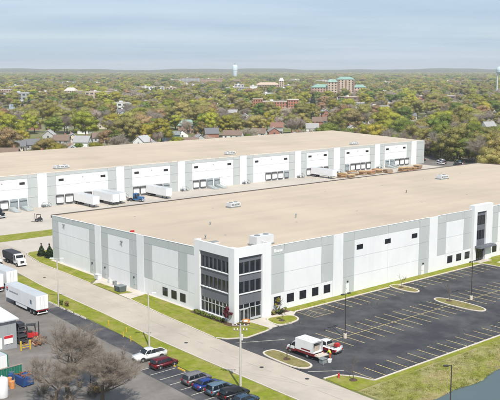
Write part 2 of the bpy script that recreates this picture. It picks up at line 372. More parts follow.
# concrete drive running past the west wall, and the court between the two warehouses
near = [(-16.4, -160), (-16.3, -13.5), (-16.1, 1.3), (-14.9, 24), (-14.2, 51.5), (-11.6, 79), (-14, 110)]
far_ = [(-7.8, -160), (-7.6, -8), (-6.6, 14), (-5.4, 27.7), (-4.8, 46.7), (-4.3, 71), (-2.6, 82), (-1, 86), (-1, 110)]
structure(MB().sheet(near + far_[::-1], 0.006).build('road', 'concrete'))
structure(MB().sheet([(-1.2, 84), (7, 84), (8, 72.5), (200, 72.5), (200, 72.5), (262, 100), (262, 150.6), (-150, 150.6), (-150, 86), (-12, 86)], 0.002).build('truck_court', 'court_concrete'))
structure(MB().sheet([(245, 120), (300, 120), (300, 175), (252.5, 175), (252.5, 151), (245, 151)], 0.010).build('car_park', 'asphalt_old'))
structure(MB().sheet([(-7.7, -30.5), (-4, -31), (-2, -36.4), (125, -36.4), (125, -0.5), (14, -0.5), (13, -3), (4, -5), (-7.7, -4)], 0.0).build('parking_lot', 'asphalt_new'))
structure(MB().sheet([(-21.5, -90), (-21.6, -17.8), (-21.4, -8), (-20.6, 0), (-19.9, 5), (-19.3, 20), (-19.2, 37), (-17.5, 62), (-17, 75), (-80, 75), (-80, -90)], 0.0).build('yard_pavement', 'asphalt_old'))
structure(MB().sheet([(-20.5, -2), (-19.6, 5), (-19.3, 20), (-19.4, 33), (-22.6, 33), (-23.2, 20), (-23.8, 4), (-23.6, -2)], 0.005).build('asphalt_patch', 'asphalt_patch'))
structure(MB().sheet([(-21.3, -9), (-21.5, -36), (-27.8, -36), (-27.2, -9)], 0.005).build('asphalt_patch', 'asphalt_patch'))
# road seam and cracks
mb = MB()
rg = random.Random(2)
pts = [(-10.9, -60), (-11.6, -13), (-11, 1), (-10, 24), (-9.4, 51), (-8.2, 72)]
pp = []
for a, b in zip(pts, pts[1:]):
    n = max(2, int(abs(b[1] - a[1]) / 2))
    for k in range(n): t = k / n; pp.append((a[0] + (b[0] - a[0]) * t + rg.uniform(-.05, .05), a[1] + (b[1] - a[1]) * t))
for a, b in zip(pp, pp[1:]):
    if rg.random() < .25: continue
    mb.sheet([(a[0] - .04, a[1]), (a[0] + .04, a[1]), (b[0] + .04, b[1]), (b[0] - .04, b[1])], 0.012)
structure(mb.build('road_seam', 'asphalt_crack_seal'))
for k, (x, y) in enumerate([(-13.2, -2.5), (-9.2, -29), (-10.3, 57.0), (-11.2, -20.5)]):
    o = MB().lathe([(0.36, 0.0), (0.36, 0.012), (0.30, 0.016)], (0, 0, 0), 14).build('manhole_cover', 'chassis', loc=(x, y, 0.008))
    tag(o, ['small dark manhole cover in the road beside the white pickup', 'dark manhole cover in the road below the box truck', 'dark round cover in the road ahead of the dump truck', 'dark manhole cover in the road by the wooden utility pole'][k], 'manhole cover')

# lawns (raised a little, kerbed where they meet the lot)
def lawn(name, poly, m='lawn', z=0.10):
    return structure(MB().prism_z(poly, -0.1, z).build(name, m))
lawn('lawn', [(-7.6, -4.4), (-6.2, -5.7), (-3.1, -7.3), (2.0, -6.6), (3.6, -5.9), (3.3, -1.2), (2.6, -0.2), (0, -0.1), (0, 12.8), (0, 29.6), (-5.2, 28.2), (-6.5, 14)], z=0.10)
lawn('lawn', [(-4.8, 45.6), (-0.1, 49.5), (-0.1, 73), (7, 73.5), (7, 83.6), (-0.8, 84.6), (-2.4, 82), (-4.2, 71)], z=0.09)
lawn('lawn', [(-4.95, 33.2), (-1.9, 32.6), (-2.9, 36.2), (-2.9, 38.5), (-3.2, 44.0), (-4.75, 44.6)], z=0.08)
lawn('lawn', [(-16.5, -90), (-16.45, -13.5), (-16.2, 1.3), (-15.0, 24), (-14.3, 51.5), (-13.4, 62), (-17.4, 62), (-19.0, 37), (-19.1, 20), (-19.7, 5), (-20.4, 0), (-21.2, -8), (-21.4, -17.8), (-21.3, -90)], z=0.07)
lawn('lawn', [(-14, 101), (-8, 102), (30, 101.5), (70, 101.4), (70, 109), (25, 109.5), (3, 110.8), (-14, 111.5)], z=0.09)
lawn('lawn', [(15.0, -0.95), (44.0, -0.95), (78.4, -0.95), (79.2, -1.5), (78.7, 1.6), (14.0, 1.6)], z=0.085)
lawn('lawn', [(79.4, -1.5), (79.6, -7.0), (83, -7.2), (83, -2.6), (86.4, -2.6), (86.4, -7.4), (184, -7.4), (184, 1.6), (84.5, 1.6), (84.5, -0.6), (79.3, -0.6)], z=0.10)
lawn('lawn', [(-7.0, -30.9), (-4.6, -31.2), (-2.9, -33.4), (-1.9, -36.5), (150, -36.5), (150, -37.5), (-7.0, -37.5), (-7.4, -36.0)], z=0.06)
isl = lambda x0, x1, y0, y1: smooth_poly([(x0, y0), (x1, y0), (x1, y1), (x0, y1)], 3)
E1 = smooth_poly([(-7.3, -24.2), (-6.0, -26.0), (-4.0, -25.2), (-3.9, -20), (-3.7, -15.7), (-5.2, -15.1), (-6.9, -15.6), (-7.3, -20)], 2)
lawn('planting_island', E1, 'dry_grass', 0.11)
NI = smooth_poly([(6.9, -1.0), (9.9, -1.2), (12.9, -2.6), (11.9, -5.5), (9.0, -6.2), (6.3, -5.9), (6.0, -4.0)], 2)
lawn('planting_island', NI, 'lawn', 0.11)
MI = isl(42.2, 46.0, -25.4, -13.4); lawn('planting_island', MI, 'dry_grass', 0.11)
N2 = isl(44.0, 47.0, -7.6, -0.2); lawn('planting_island', N2, 'dry_grass', 0.115)
for P_, nm in ((E1, 0), (NI, 0), (MI, 0), (N2, 0)):
    k = MB(); kerb_strip(k, P_, 0.17, closed=True); structure(k.build('kerb', 'kerb_concrete'))
for pts, w in (([(-7.7, -3.6), (-6.4, -5.6), (-3.1, -7.45), (2.2, -6.75), (4.0, -6.1)], .17),
               ([(6.0, -5.0), (6.05, -6.0), (9, -6.3)], .1),
               ([(13.1, -2.4), (15.0, -1.05), (20, -1.05), (30, -1.05), (43.8, -1.05)], .17),
               ([(47.0, -1.05), (60, -1.05), (78.3, -1.05), (79.3, -1.6), (79.5, -4), (79.6, -7.05), (83, -7.3)], .17),
               ([(86.3, -7.5), (125, -7.5)], .17),
               ([(-7.2, -30.75), (-4.5, -31.05), (-2.75, -33.3), (-1.75, -36.4), (10, -36.4), (60, -36.4), (125, -36.4)], .17),
               ([(-16.35, -90), (-16.3, -13.5), (-16.1, 1.3), (-14.9, 24), (-14.2, 51.5), (-13.2, 62)], .10),
               ([(-7.65, -4.2), (-6.55, 14), (-5.25, 28.2)], .10), ([(-4.8, 45.6), (-4.2, 71), (-2.4, 82), (-.8, 84.6)], .10)):
    k = MB(); kerb_strip(k, pts, w); structure(k.build('kerb', 'kerb_concrete'))
# walks and aprons
structure(MB().prism_z([(3.65, -5.9), (5.6, -6.0), (6.0, -3.8), (6.8, -1.0), (9.9, -1.1), (13.0, -2.6), (14.6, -1.0), (13.8, 1.55), (9.3, 1.55), (9.3, -0.02), (2.65, -0.02), (3.35, -1.2)], -0.1, 0.105).build('sidewalk', 'sidewalk'))
structure(MB().prism_z([(79.35, -0.5), (84.4, -0.5), (84.4, 1.5), (79.35, 1.5)], -0.1, 0.13).build('sidewalk', 'sidewalk'))
structure(MB().prism_z([(83.05, -7.3), (86.35, -7.3), (86.35, -2.65), (83.05, -2.65)], -0.1, 0.12).build('sidewalk', 'sidewalk'))
structure(MB().prism_z([(-4.75, 44.7), (-3.1, 44.1), (-2.8, 36.2), (-1.8, 32.5), (-5.0, 33.1), (-5.2, 28.4), (0.0, 29.7), (0.0, 49.4)], -0.1, 0.055).build('loading_apron', 'sidewalk'))
structure(MB().box(-0.9, 0.0, 49.6, 72.4, -0.1, 0.16).build('mow_strip', 'kerb_concrete'))
structure(MB().box(-0.6, 0.0, 12.9, 29.3, -0.1, 0.16).build('mow_strip', 'kerb_concrete'))
# parking markings
mb = MB(); mp2 = MB()
def line(m, x0, x1, y0, y1, z=0.010): m.sheet([(x0, y0), (x1, y0), (x1, y1), (x0, y1)], z)
LW = 0.09
for i in range(46):
    x = -1.3 + 2.72 * i; line(mb, x - LW, x + LW, -36.1, -31.5)
for i in range(44):
    x = 5.4 + 2.72 * i
    if 41.5 < x < 47: continue
    line(mb, x - LW, x + LW, -18.32, -13.6); line(mb, x - LW, x + LW, -23.1, -18.52)
line(mb, 4.0, 42.0, -18.5, -18.34); line(mb, 46.2, 124, -18.5, -18.34)
for i in range(22):
    x = 20.6 + 2.72 * i
    if 42.8 < x < 47.6: continue
    if x < 79: line(mb, x - LW, x + LW, -6.3, -1.25)
# accessible bay hatching
line(mb, 14.9, 20.6, -6.42, -6.28); line(mb, 14.9, 15.05, -6.26, -1.25); line(mb, 17.7, 17.85, -6.26, -1.25)
for k in range(4):
    y = -5.6 + k * 1.15
    mb.sheet([(15.1, y), (15.25, y), (17.65, y + 1.0), (17.5, y + 1.0)], 0.0105)
    mb.sheet([(20.4, y), (20.25, y), (17.95, y + 1.0), (18.1, y + 1.0)], 0.0105)
structure(mb.build('parking_lines', 'line_yellow'))
for i in range(9):
    y = -8.9 - 2.75 * i; line(mp2, -27.0, -22.0, y - LW, y + LW, 0.012)
structure(mp2.build('yard_parking_lines', 'line_pale'))
# pale patching strips across the lot entrance
mp3 = MB()
mp3.sheet([(-6.9, -8.2), (-6.6, -8.2), (1.5, -12.5), (1.2, -12.6)], 0.006); mp3.sheet([(-7, -26.8), (-6.7, -26.8), (-2.0, -30.2), (-2.3, -30.3)], 0.006)
structure(mp3.build('saw_cut_strip', 'line_pale'))
# tyre tracks curving through the lot
tm = MB(); rg = random.Random(33)
for k in range(9):
    cx_, cy_, r_, a0 = rg.uniform(-2, 60), rg.choice((-10, -27.5)) + rg.uniform(-2, 2), rg.uniform(5, 14), rg.uniform(0, 6.28)
    for off in (0, 1.55):
        n_ = 14
        for i in range(n_):
            a, b = a0 + i * .09, a0 + (i + 1) * .09; ri, ro = r_ + off, r_ + off + .2
            q = [(cx_ + rr * math.cos(t_), cy_ + rr * .5 * math.sin(t_)) for rr, t_ in ((ri, a), (ro, a), (ro, b), (ri, b))]
            if all(-35 < p[1] < -2 and p[0] > 0 for p in q): tm.sheet(q, 0.003 + k * .0004)
structure(tm.build('tyre_marks', 'tyre_mark'))
# wheel stops on the yard's edge
for k, (y, x) in enumerate([(36.4, -19.35), (33.9, -19.4), (31.2, -19.45), (28.1, -19.4), (25.4, -19.45), (22.8, -19.45)]):
    o = MB().frus((-.14, .14, -1, 1), (-.08, .08, -.95, .95), 0, .26).build('wheel_stop', 'pole_concrete', loc=(x, y, 0.005))
    tag(o, 'pale concrete wheel stop along the grass edge of the yard', 'wheel stop', 'wheel stops lining the yard edge')
for k, (x, y) in enumerate([(-21.75, -10.2), (-21.85, -13.0), (-21.85, -16.0)]):
    o = MB().frus((-.12, .12, -.95, .95), (-.07, .07, -.9, .9), 0, .2).build('wheel_stop', 'machine_yellow', loc=(x, y, 0.012))
    tag(o, 'yellow painted wheel stop between the parked cars and the grass', 'wheel stop', 'yellow wheel stops by the parked cars')
# ------------------------------------------------------------------ near warehouse
def window(parent, axis, a0, a1, z0, z1, plane, out, panes=2, fm='frame_dark', gm='glass', bar=0.07):
    """axis 'X': window on a wall running along X whose face is y=plane, looking towards -Y (out=-1); axis 'Y': likewise for -X"""
    def bx(mb, p0, p1, q0, q1, d0, d1):
        lo, hi = sorted((plane + out * d0, plane + out * d1))
        if axis == 'X': mb.box(p0, p1, lo, hi, q0, q1)
        else: mb.box(lo, hi, p0, p1, q0, q1)
    f = MB()
    bx(f, a0, a1, z0, z0 + bar, -.05, .06); bx(f, a0, a1, z1 - bar, z1, -.05, .06)
    bx(f, a0, a0 + bar, z0 + bar, z1 - bar, -.05, .06); bx(f, a1 - bar, a1, z0 + bar, z1 - bar, -.05, .06)
    n = panes; w = (a1 - a0 - 2 * bar)
    for k in range(1, n): c = a0 + bar + w * k / n; bx(f, c - bar / 2, c + bar / 2, z0 + bar, z1 - bar, -.05, .06)
    fo = f.build('window', fm, parent)
    for k in range(n):
        l = a0 + bar + w * k / n + (bar / 2 if k else 0); r = a0 + bar + w * (k + 1) / n - (bar / 2 if k < n - 1 else 0)
        p = MB(); bx(p, l, r, z0 + bar, z1 - bar, -.03, .012); p.build('pane', gm, fo)
    return fo
wh = thing('warehouse', 'white and grey panelled warehouse with tan roof and dark glass corner entrance tower', 'warehouse')
SY = 1.6                                             # south wall face
def ztop(y): return 13.4 - (y - SY) * (13.4 - 11.5) / (72.4 - SY)
def zj3(y): return 11.55 - (y - SY) * (11.55 - 10.35) / (72.4 - SY)
# core behind the panels: the joints show it
core = MB(); GAPZ = 0.22
HEX = [(3, 2, 1, 0), (4, 5, 6, 7), (0, 1, 5, 4), (1, 2, 6, 5), (2, 3, 7, 6), (3, 0, 4, 7)]
for xa, ya, yb in ((0.07, 12.35, 72.2), (9.05, SY + .07, 12.349)):
    za, zb = ztop(ya) - .6, max(ztop(yb) - .6, 11.1)
    xa_ = xa
    core.add([(xa, ya, -.1), (184 - .14, ya, -.1), (184 - .14, yb, -.1), (xa, yb, -.1), (xa, ya, za), (184 - .14, ya, za), (184 - .14, yb, zb), (xa, yb, zb)], HEX)
core.build('wall', 'joint', wh)
G = 0.045
ZR = [(0.0, 3.7), (3.7, 7.7)]
def s_panel(x0, x1, z0, z1, m): piece('wall_panel', m, wh, x0 + G, x1 - G, SY, SY + .2, z0 + (G if z0 > 0 else -.1), z1 - (G if z1 < 13.3 else 0))
def s_col(x0, x1, m):
    office = x0 < 28 or 64 < x0 < 100             # the office bays have a white ground-floor row
    for z0, z1 in ZR: s_panel(x0, x1, z0, z1, 'panel_white' if office and z0 == 0 else m)
    s_panel(x0, x1, 7.7, 11.55, m); s_panel(x0, x1, 11.55, 13.4, 'panel_grey')
def s_pil(x0, x1): piece('pilaster', 'panel_white', wh, x0, x1, SY - .06, SY + .2, -.1, 13.42)
cols = [(9.3, 14.3, 'g'), (14.3, 24.9, 'w'), (24.9, 28.4, 'g'), (28.4, 31.4, 'p'), (31.4, 35.0, 'g'), (35.0, 46.1, 'w'), (46.1, 57.3, 'w'), (57.3, 61.0, 'g'), (61.0, 64.1, 'p'), (64.1, 67.6, 'g'), (67.6, 74.7, 'w'), (74.7, 78.0, 'g'),
        (86.0, 89.6, 'g'), (89.6, 97.0, 'w'), (97.0, 100.5, 'g'), (100.5, 103.6, 'p'), (103.6, 107.2, 'g'), (107.2, 118.3, 'w'), (118.3, 129.5, 'w'), (129.5, 133.1, 'g'), (133.1, 136.2, 'p'), (136.2, 139.8, 'g'), (139.8, 150.9, 'w'), (150.9, 162.0, 'w'), (162.0, 165.6, 'g'), (165.6, 168.7, 'p'), (168.7, 172.3, 'g'), (172.3, 180.0, 'w'), (180.0, 184.0, 'g')]
for x0, x1, k in cols:
    if k == 'p': s_pil(x0, x1)
    else: s_col(x0, x1, 'panel_white' if k == 'w' else 'panel_grey')
# the ground-floor row of the office bay is white under the grey corners
def w_panel(y0, y1, z0a, z1a, m, slope0=False, slope1=False):
    ya, yb = y0 + G, y1 - G
    za0 = zj3(ya) + G if slope0 else z0a + (G if z0a > 0 else -.1); za1 = zj3(yb) + G if slope0 else za0
    top = (lambda y: ztop(y)) if slope1 == 2 else (lambda y: zj3(y) - G)
    zb0 = top(ya) if slope1 else z1a - G; zb1 = top(yb) if slope1 else z1a - G
    MB().add([(0, ya, za0), (.2, ya, za0), (.2, yb, za1), (0, yb, za1), (0, ya, zb0), (.2, ya, zb0), (.2, yb, zb1), (0, yb, zb1)],
             [(3, 2, 1, 0), (4, 5, 6, 7), (0, 1, 5, 4), (1, 2, 6, 5), (2, 3, 7, 6), (3, 0, 4, 7)]).build('wall_panel', m, wh)
wcols = [(12.6, 14.9, 'w'), (14.9, 18.1, 'g'), (18.1, 27.5, 'w'), (27.5, 30.7, 'g'), (33.4, 36.5, 'g'), (36.5, 45.4, 'w'), (45.4, 48.5, 'g'), (51.2, 54.0, 'g'), (54.0, 69.0, 'w'), (69.0, 72.4, 'g')]
for y0, y1, k in wcols:
    m = 'panel_white' if k == 'w' else 'panel_grey'
    w_panel(y0, y1, 0, 3.5, 'panel_white' if y0 < 30 else m); w_panel(y0, y1, 3.5, 7.55, m); w_panel(y0, y1, 7.55, 0, m, False, 1); w_panel(y0, y1, 0, 0, 'panel_grey', True, 2)
for y0, y1 in ((30.7, 33.4), (48.5, 51.2)):
    MB().frus((-.06, .2, y0, y1), (-.06, .2, y0, y1), -.1, ztop((y0 + y1) / 2) + .03).build('pilaster', 'panel_white', wh)
# north and east walls
for k in range(6):
    x0 = 0.2 + k * 183.6 / 6; piece('wall_panel', 'panel_grey' if k % 2 else 'panel_white', wh, x0 + G, x0 + 183.6 / 6 - G, 72.2, 72.4, -.1, 11.2)
for k in range(3):
    y0 = SY + .2 + k * 70.3 / 3; piece('wall_panel', 'panel_white', wh, 183.8, 184, y0 + G, y0 + 70.3 / 3 - G, -.1, 11.0)
# roof membrane inside the parapets, coping along the tops, dark gutter on the low north edge
def zr(y): return 12.95 - (y - SY) * (12.95 - 11.42) / (72.4 - SY)
MB().add([(.2, SY + .2, zr(SY)), (183.8, SY + .2, zr(SY)), (183.8, 72.4, zr(72.4)), (.2, 72.4, zr(72.4))], [(0, 1, 2, 3)]).build('roof', 'roof_tan', wh)
MB().box(9.5, 28.3, SY - .05, SY + .26, 13.43, 13.5).box(31.5, 60.9, SY - .05, SY + .26, 13.43, 13.5).box(64.2, 77.9, SY - .05, SY + .26, 13.43, 13.5).box(86.1, 184.05, SY - .05, SY + .26, 13.43, 13.5).build('coping', 'coping', wh)
c = MB()
for y0, y1 in ((12.7, 30.6), (33.5, 48.4), (51.3, 72.45)):
    c.add([(-.05, y0, ztop(y0)), (.27, y0, ztop(y0)), (.27, y1, ztop(y1)), (-.05, y1, ztop(y1)), (-.05, y0, ztop(y0) + .08), (.27, y0, ztop(y0) + .08), (.27, y1, ztop(y1) + .08), (-.05, y1, ztop(y1) + .08)],
          [(3, 2, 1, 0), (4, 5, 6, 7), (0, 1, 5, 4), (1, 2, 6, 5), (2, 3, 7, 6), (3, 0, 4, 7)])
c.build('coping', 'coping', wh)
MB().box(-.04, 184, 72.42, 72.85, 10.9, 11.62).build('gutter', 'gutter_brown', wh)
MB().add([(183.75, SY + .2, 11), (184.03, SY + .2, 11), (184.03, 72.4, 11), (183.75, 72.4, 11), (183.75, SY + .2, ztop(SY) + .06), (184.03, SY + .2, ztop(SY) + .06), (184.03, 72.4, ztop(72.4) + .06), (183.75, 72.4, ztop(72.4) + .06)],
         [(3, 2, 1, 0), (4, 5, 6, 7), (0, 1, 5, 4), (1, 2, 6, 5), (2, 3, 7, 6), (3, 0, 4, 7)]).build('coping', 'gutter_brown', wh)
# office windows and high windows
for a0, a1 in ((11.5, 13.3), (15.05, 17.0), (18.6, 20.5), (22.2, 24.05), (25.65, 27.6), (68.4, 70.4), (72.0, 74.0), (75.5, 77.5), (87.4, 89.3), (91.0, 93.0), (94.5, 96.5)):
    window(wh, 'X', a0, a1, 1.30, 3.05, SY, -1)
for a0 in (35.7, 45.0, 54.5, 108.0, 117.3, 126.8, 141, 150, 159):
    window(wh, 'X', a0, a0 + 1.95, 9.3, 10.35, SY, -1, panes=2)
for a0 in (15.6, 18.7, 21.9): window(wh, 'Y', a0, a0 + 1.8, 1.0, 2.75, 0.0, -1)
# man doors with lights on the west wall
def man_door(axis, a, plane, z0=0.06, m='door_grey'):
    mb = MB(); k = MB(); l = MB(); lo = plane - .05
    if axis == 'Y':
        d = mb.box(lo, plane + .05, a, a + 1.0, z0, z0 + 2.15).build('door', m, wh); k.box(lo - .06, lo, a + .1, a + .2, z0 + 1, z0 + 1.12).build('handle', 'frame_dark', d)
        l.box(lo - .15, plane, a + .3, a + .7, z0 + 2.55, z0 + 2.8).build('wall_light', 'frame_dark', wh)
    else:
        d = mb.box(a, a + 1.0, lo, plane + .05, z0, z0 + 2.15).build('door', m, wh); k.box(a + .1, a + .2, lo - .06, lo, z0 + 1, z0 + 1.12).build('handle', 'frame_dark', d)
        l.box(a + .3, a + .7, lo - .15, plane, z0 + 2.55, z0 + 2.8).build('wall_light', 'frame_dark', wh)
for a in (52.2, 46.4, 34.2): man_door('Y', a, 0.0, m='panel_grey')
for a in (58.4, 32.4): man_door('X', a, SY, m='panel_white')
for y in (66.0, 39.4):                       # floodlight brackets up on the west wall
    MB().box(-.35, .0, y - .3, y + .3, 9.9, 10.15).box(-.12, .0, y - .05, y + .05, 8.9, 9.9).build('wall_light', 'roof_equipment_dark', wh)
# downspouts scuppers on the roofline
# small raised lettering on the grey corner panel
lt = MB()
x = 11.5
for wd, hh in ((0.5, 0.62), (0.14, 0.45), (0.34, 0.42), (0.34, 0.42), (0.34, 0.42)):
    if wd < .2: lt.box(x, x + wd, SY - .07, SY - .005, 12.1, 12.1 + hh)
    else: lt.box(x, x + .14, SY - .07, SY - .005, 12.1, 12.1 + hh).box(x + .15, x + wd, SY - .07, SY - .005, 12.1 + hh - .16, 12.1 + hh).box(x + .15, x + wd, SY - .07, SY - .005, 12.1, 12.24).box(x + wd - .14, x + wd, SY - .07, SY - .005, 12.25, 12.1 + hh - .17)
    x += wd + .14
lt.build('wall_lettering', 'sign_letter', wh)

# corner tower: white frame round recessed charcoal bands and glass
TH_ = 14.7
fr = 'panel_white'
piece('pier', fr, wh, 0.0, 1.15, 0.0, 1.75, -.1, TH_)
piece('pier', fr, wh, 0.0, .5, 10.9, 12.6, -.1, TH_)
piece('pier', fr, wh, 7.05, 9.35, 0.0, .5, -.1, TH_)
piece('beam', fr, wh, 0.002, .5, 1.76, 10.89, 12.8, TH_ - .01); piece('beam', fr, wh, 1.16, 7.04, 0.002, .5, 12.8, TH_ - .01)
piece('plinth', fr, wh, 0.05, .5, 1.76, 10.89, -.1, 0.62)
piece('return_wall', fr, wh, 9.05, 9.35, .51, SY + .1, -.1, TH_ - .01); piece('return_wall', fr, wh, .13, .5, 12.3, 12.6, -.1, TH_ - .02)
piece('parapet', fr, wh, 9.0, 9.33, SY + .25, 2.6, 12.4, TH_ - .02); piece('parapet', fr, wh, .51, 1.6, 12.25, 12.57, 12.4, TH_ - .02)
piece('wall', 'charcoal_panel', wh, .62, 9.0, .62, 12.2, -.1, 12.5)
MB().add([(.52, .52, zr(SY) + .05), (9.0, .52, zr(SY) + .05), (9.0, 12.24, zr(12) + .03), (.52, 12.24, zr(12) + .03)], [(0, 1, 2, 3)]).build('roof', 'roof_tan', wh)
# west facade of the tower
fx = 0.42
for z0, z1 in ((11.75, 12.79), (7.95, 9.32), (3.45, 5.5)):
    n = 4
    for k in range(n):
        y0 = 1.78 + (10.88 - 1.78) * k / n; y1 = 1.78 + (10.88 - 1.78) * (k + 1) / n
        piece('spandrel_panel', 'charcoal_light', wh, fx, .62, y0 + .012, y1 - .012, z0, z1)
for z0 in (9.33, 5.51): piece('sill', fr, wh, .22, .62, 1.78, 10.88, z0, z0 + .17)
def strip(axis, a0, a1, z0, z1, n, pf, rec, mull=0.22, gm='glass', fm='charcoal_panel'):
    for k in range(n + 1):
        c = a0 + (a1 - a0) * k / n; l, r = max(a0, c - mull / 2), min(a1, c + mull / 2)
        if axis == 'Y': piece('mullion', fm, wh, fx - .03, .62, l, r, z0, z1)
        else: piece('mullion', fm, wh, l, r, fx - .03, .62, z0, z1)
    for k in range(n):
        l = a0 + (a1 - a0) * k / n + mull / 2; r = a0 + (a1 - a0) * (k + 1) / n - mull / 2
        if k == 0: l = a0 + mull / 2
        if axis == 'Y': piece('window_pane', gm, wh, fx + .08, .62, l + .002, r - .002, z0, z1)
        else: piece('window_pane', gm, wh, l + .002, r - .002, fx + .08, .62, z0, z1)
strip('Y', 1.78, 10.88, 9.505, 11.74, 7, 0, 0, .38); strip('Y', 1.78, 10.88, 5.69, 7.94, 7, 0, 0, .38)
strip('Y', 1.78, 10.88, .63, 2.55, 8, 0, 0, .13, fm='aluminium'); strip('Y', 1.78, 10.88, 2.68, 3.44, 8, 0, 0, .13, fm='aluminium')
piece('transom', 'aluminium', wh, fx - .04, .62, 1.78, 10.88, 2.555, 2.675)
# south facade of the tower
for z0, z1 in ((11.75, 12.79), (7.95, 9.32), (3.45, 5.5)):
    for k in range(3):
        x0 = 1.18 + (7.02 - 1.18) * k / 3; x1 = 1.18 + (7.02 - 1.18) * (k + 1) / 3
        piece('spandrel_panel', 'charcoal_light', wh, x0 + .012, x1 - .012, fx, .62, z0, z1)
for z0 in (9.33, 5.51): piece('sill', fr, wh, 1.18, 7.02, .22, .62, z0, z0 + .17)
strip('X', 1.18, 7.02, 9.505, 11.74, 4, 0, 0, .38); strip('X', 1.18, 7.02, 5.69, 7.94, 4, 0, 0, .38)
strip('X', 4.3, 7.02, .55, 2.55, 2, 0, 0, .13, fm='aluminium'); strip('X', 1.18, 7.02, 2.68, 3.44, 4, 0, 0, .13, fm='aluminium')
piece('transom', 'aluminium', wh, 1.18, 7.02, fx - .04, .62, 2.555, 2.675); piece('plinth', 'aluminium', wh, 4.3, 7.02, fx - .02, .62, .1, .545)
piece('window_pane', 'glass', wh, 1.19, 1.55, fx + .08, .62, .12, 2.55); piece('window_pane', 'glass', wh, 3.75, 4.28, fx + .08, .62, .12, 2.55)
for x0 in (1.6, 2.68):
    d = MB().box(x0, x0 + .12, .32, .6, .12, 2.55).box(x0 + .92, x0 + 1.04, .32, .6, .12, 2.55).box(x0 + .12, x0 + .92, .32, .6, .12, .38).box(x0 + .12, x0 + .92, .32, .6, 2.42, 2.55).build('door', 'aluminium', wh)
    MB().box(x0 + .12, x0 + .92, .42, .5, .38, 2.42).build('pane', 'glass', d); MB().box(x0 + .1, x0 + .14, .26, .3, .9, 1.5).build('handle', 'frame_dark', d)
# second entrance tower further along the south wall
T0, T1 = 78.0, 86.0
piece('pier', fr, wh, T0, 79.3, .9, SY + .25, -.1, 14.5); piece('pier', fr, wh, 83.3, T1, .9, SY + .25, -.1, 14.5)
piece('beam', fr, wh, 79.31, 83.29, .902, SY + .25, 12.75, 14.49); piece('parapet', fr, wh, T0 + .02, T1 - .02, SY + .26, 2.4, 12.4, 14.48)
piece('wall', 'charcoal_panel', wh, 79.31, 83.29, 1.5, SY + .25, -.1, 12.74)
for z0, z1 in ((11.7, 12.73), (7.95, 9.3), (4.0, 5.6)): piece('spandrel_panel', 'charcoal_light', wh, 79.32, 83.28, 1.3, 1.5, z0, z1)
for z0, z1 in ((9.31, 11.69), (5.61, 7.94), (2.4, 3.3)):
    for k in range(3):
        l = 79.36 + k * 1.31; piece('window_pane', 'glass', wh, l + .1, l + 1.2, 1.4, 1.5, z0, z1)
    for k in range(4): l = 79.32 + k * 1.29; piece('mullion', 'charcoal_panel', wh, l, l + .1, 1.32, 1.5, z0, z1)
for k in range(2):
    x0 = 80.1 + k * 1.2
    d = MB().box(x0, x0 + .12, 1.3, 1.49, .12, 2.35).box(x0 + 1.0, x0 + 1.12, 1.3, 1.49, .12, 2.35).box(x0 + .12, x0 + 1.0, 1.3, 1.49, .12, .4).box(x0 + .12, x0 + 1.0, 1.3, 1.49, 2.2, 2.35).build('door', 'frame_dark', wh)
    MB().box(x0 + .12, x0 + 1.0, 1.36, 1.44, .4, 2.2).build('pane', 'glass', d)
MB().frus((78.6, 85.5, -.9, .88), (78.7, 85.4, -.8, .88), 3.75, 4.25).build('canopy', 'charcoal_light', wh, bevel=.03)
# rooftop equipment
def rtu(loc, l, w, h, label, m='roof_equipment', plain=False):
    t = thing('rooftop_unit', label, 'rooftop unit', loc)
    MB().box(-l / 2 - .1, l / 2 + .1, -w / 2 - .1, w / 2 + .1, -.4, .3).build('curb', 'roof_equipment_dark', t)
    MB().box(-l / 2, l / 2, -w / 2, w / 2, .3, h).build('cabinet', m, t, bevel=.04)
    for s in (-.25, .25): MB().lathe([(w * .25, 0), (w * .25, .12), (w * .08, .16)], (s * l, 0, h), 14).build('fan', 'roof_equipment_dark', t)
    for s in () if plain else (-1, 0, 1): MB().box(l * s * .3 - l * .12, l * s * .3 + l * .12, -w / 2 - .03, -w / 2, .6, h - .25).build('louvre', 'roof_equipment_dark', t)
    MB().box(l / 2, l / 2 + .5, -w * .3, w * .3, .5, h * .8).build('hood', m, t)
    return t
rtu((12.4, 6.4, zr(6.4)), 4.6, 2.4, 2.0, 'large white air handling unit on the roof beside the corner tower', plain=True)
rtu((41.4, 50.6, zr(50.6)), 3.2, 2.0, 1.3, 'grey rooftop unit midway along the near tan roof')
rtu((130.8, 50.0, zr(50)), 4.0, 2.2, 1.3, 'grey rooftop unit far along the near roof towards its north east corner')
t = thing('roof_skylight', 'low pale flat skylight hatch on the roof just behind the glass tower', 'skylight', (5.6, 14.4, zr(14.4)))
MB().box(-1.9, 1.9, -.7, .7, -.3, .25).build('curb', 'roof_equipment', t); MB().frus((-1.8, 1.8, -.6, .6), (-1.6, 1.6, -.4, .4), .25, .45).build('dome', 'roof_equipment_dark', t)
for k in range(16):
    x = 14 + (k % 8) * 22.5; y = 20 + (k // 8) * 33 + (k % 3) * 1.4
    o = MB().lathe([(.28, -.1), (.28, .03), (.12, .05)], n=10).build('roof_drain', 'roof_equipment_dark', wh, loc=(x, y, zr(y)))
for k, (x, y, h) in enumerate([(8.2, 19.5, .7), (41.1, 26.3, .8), (20.0, 33.0, .5), (95, 36, .7)]):
    t = thing('roof_vent', ['short dark vent pipe on the tan roof behind the corner tower', 'small dark vent pipe alone in the middle of the near roof', 'low vent pipe on the near roof left of centre', 'small vent pipe on the near roof towards the right'][k], 'roof vent', (x, y, zr(y)))
    MB().tube((0, 0, -.3), (0, 0, h), .12, .12, 10).build('pipe', 'roof_equipment_dark', t); MB().lathe([(.28, 0), (.1, .2)], (0, 0, h), 10).build('cap', 'roof_equipment_dark', t)
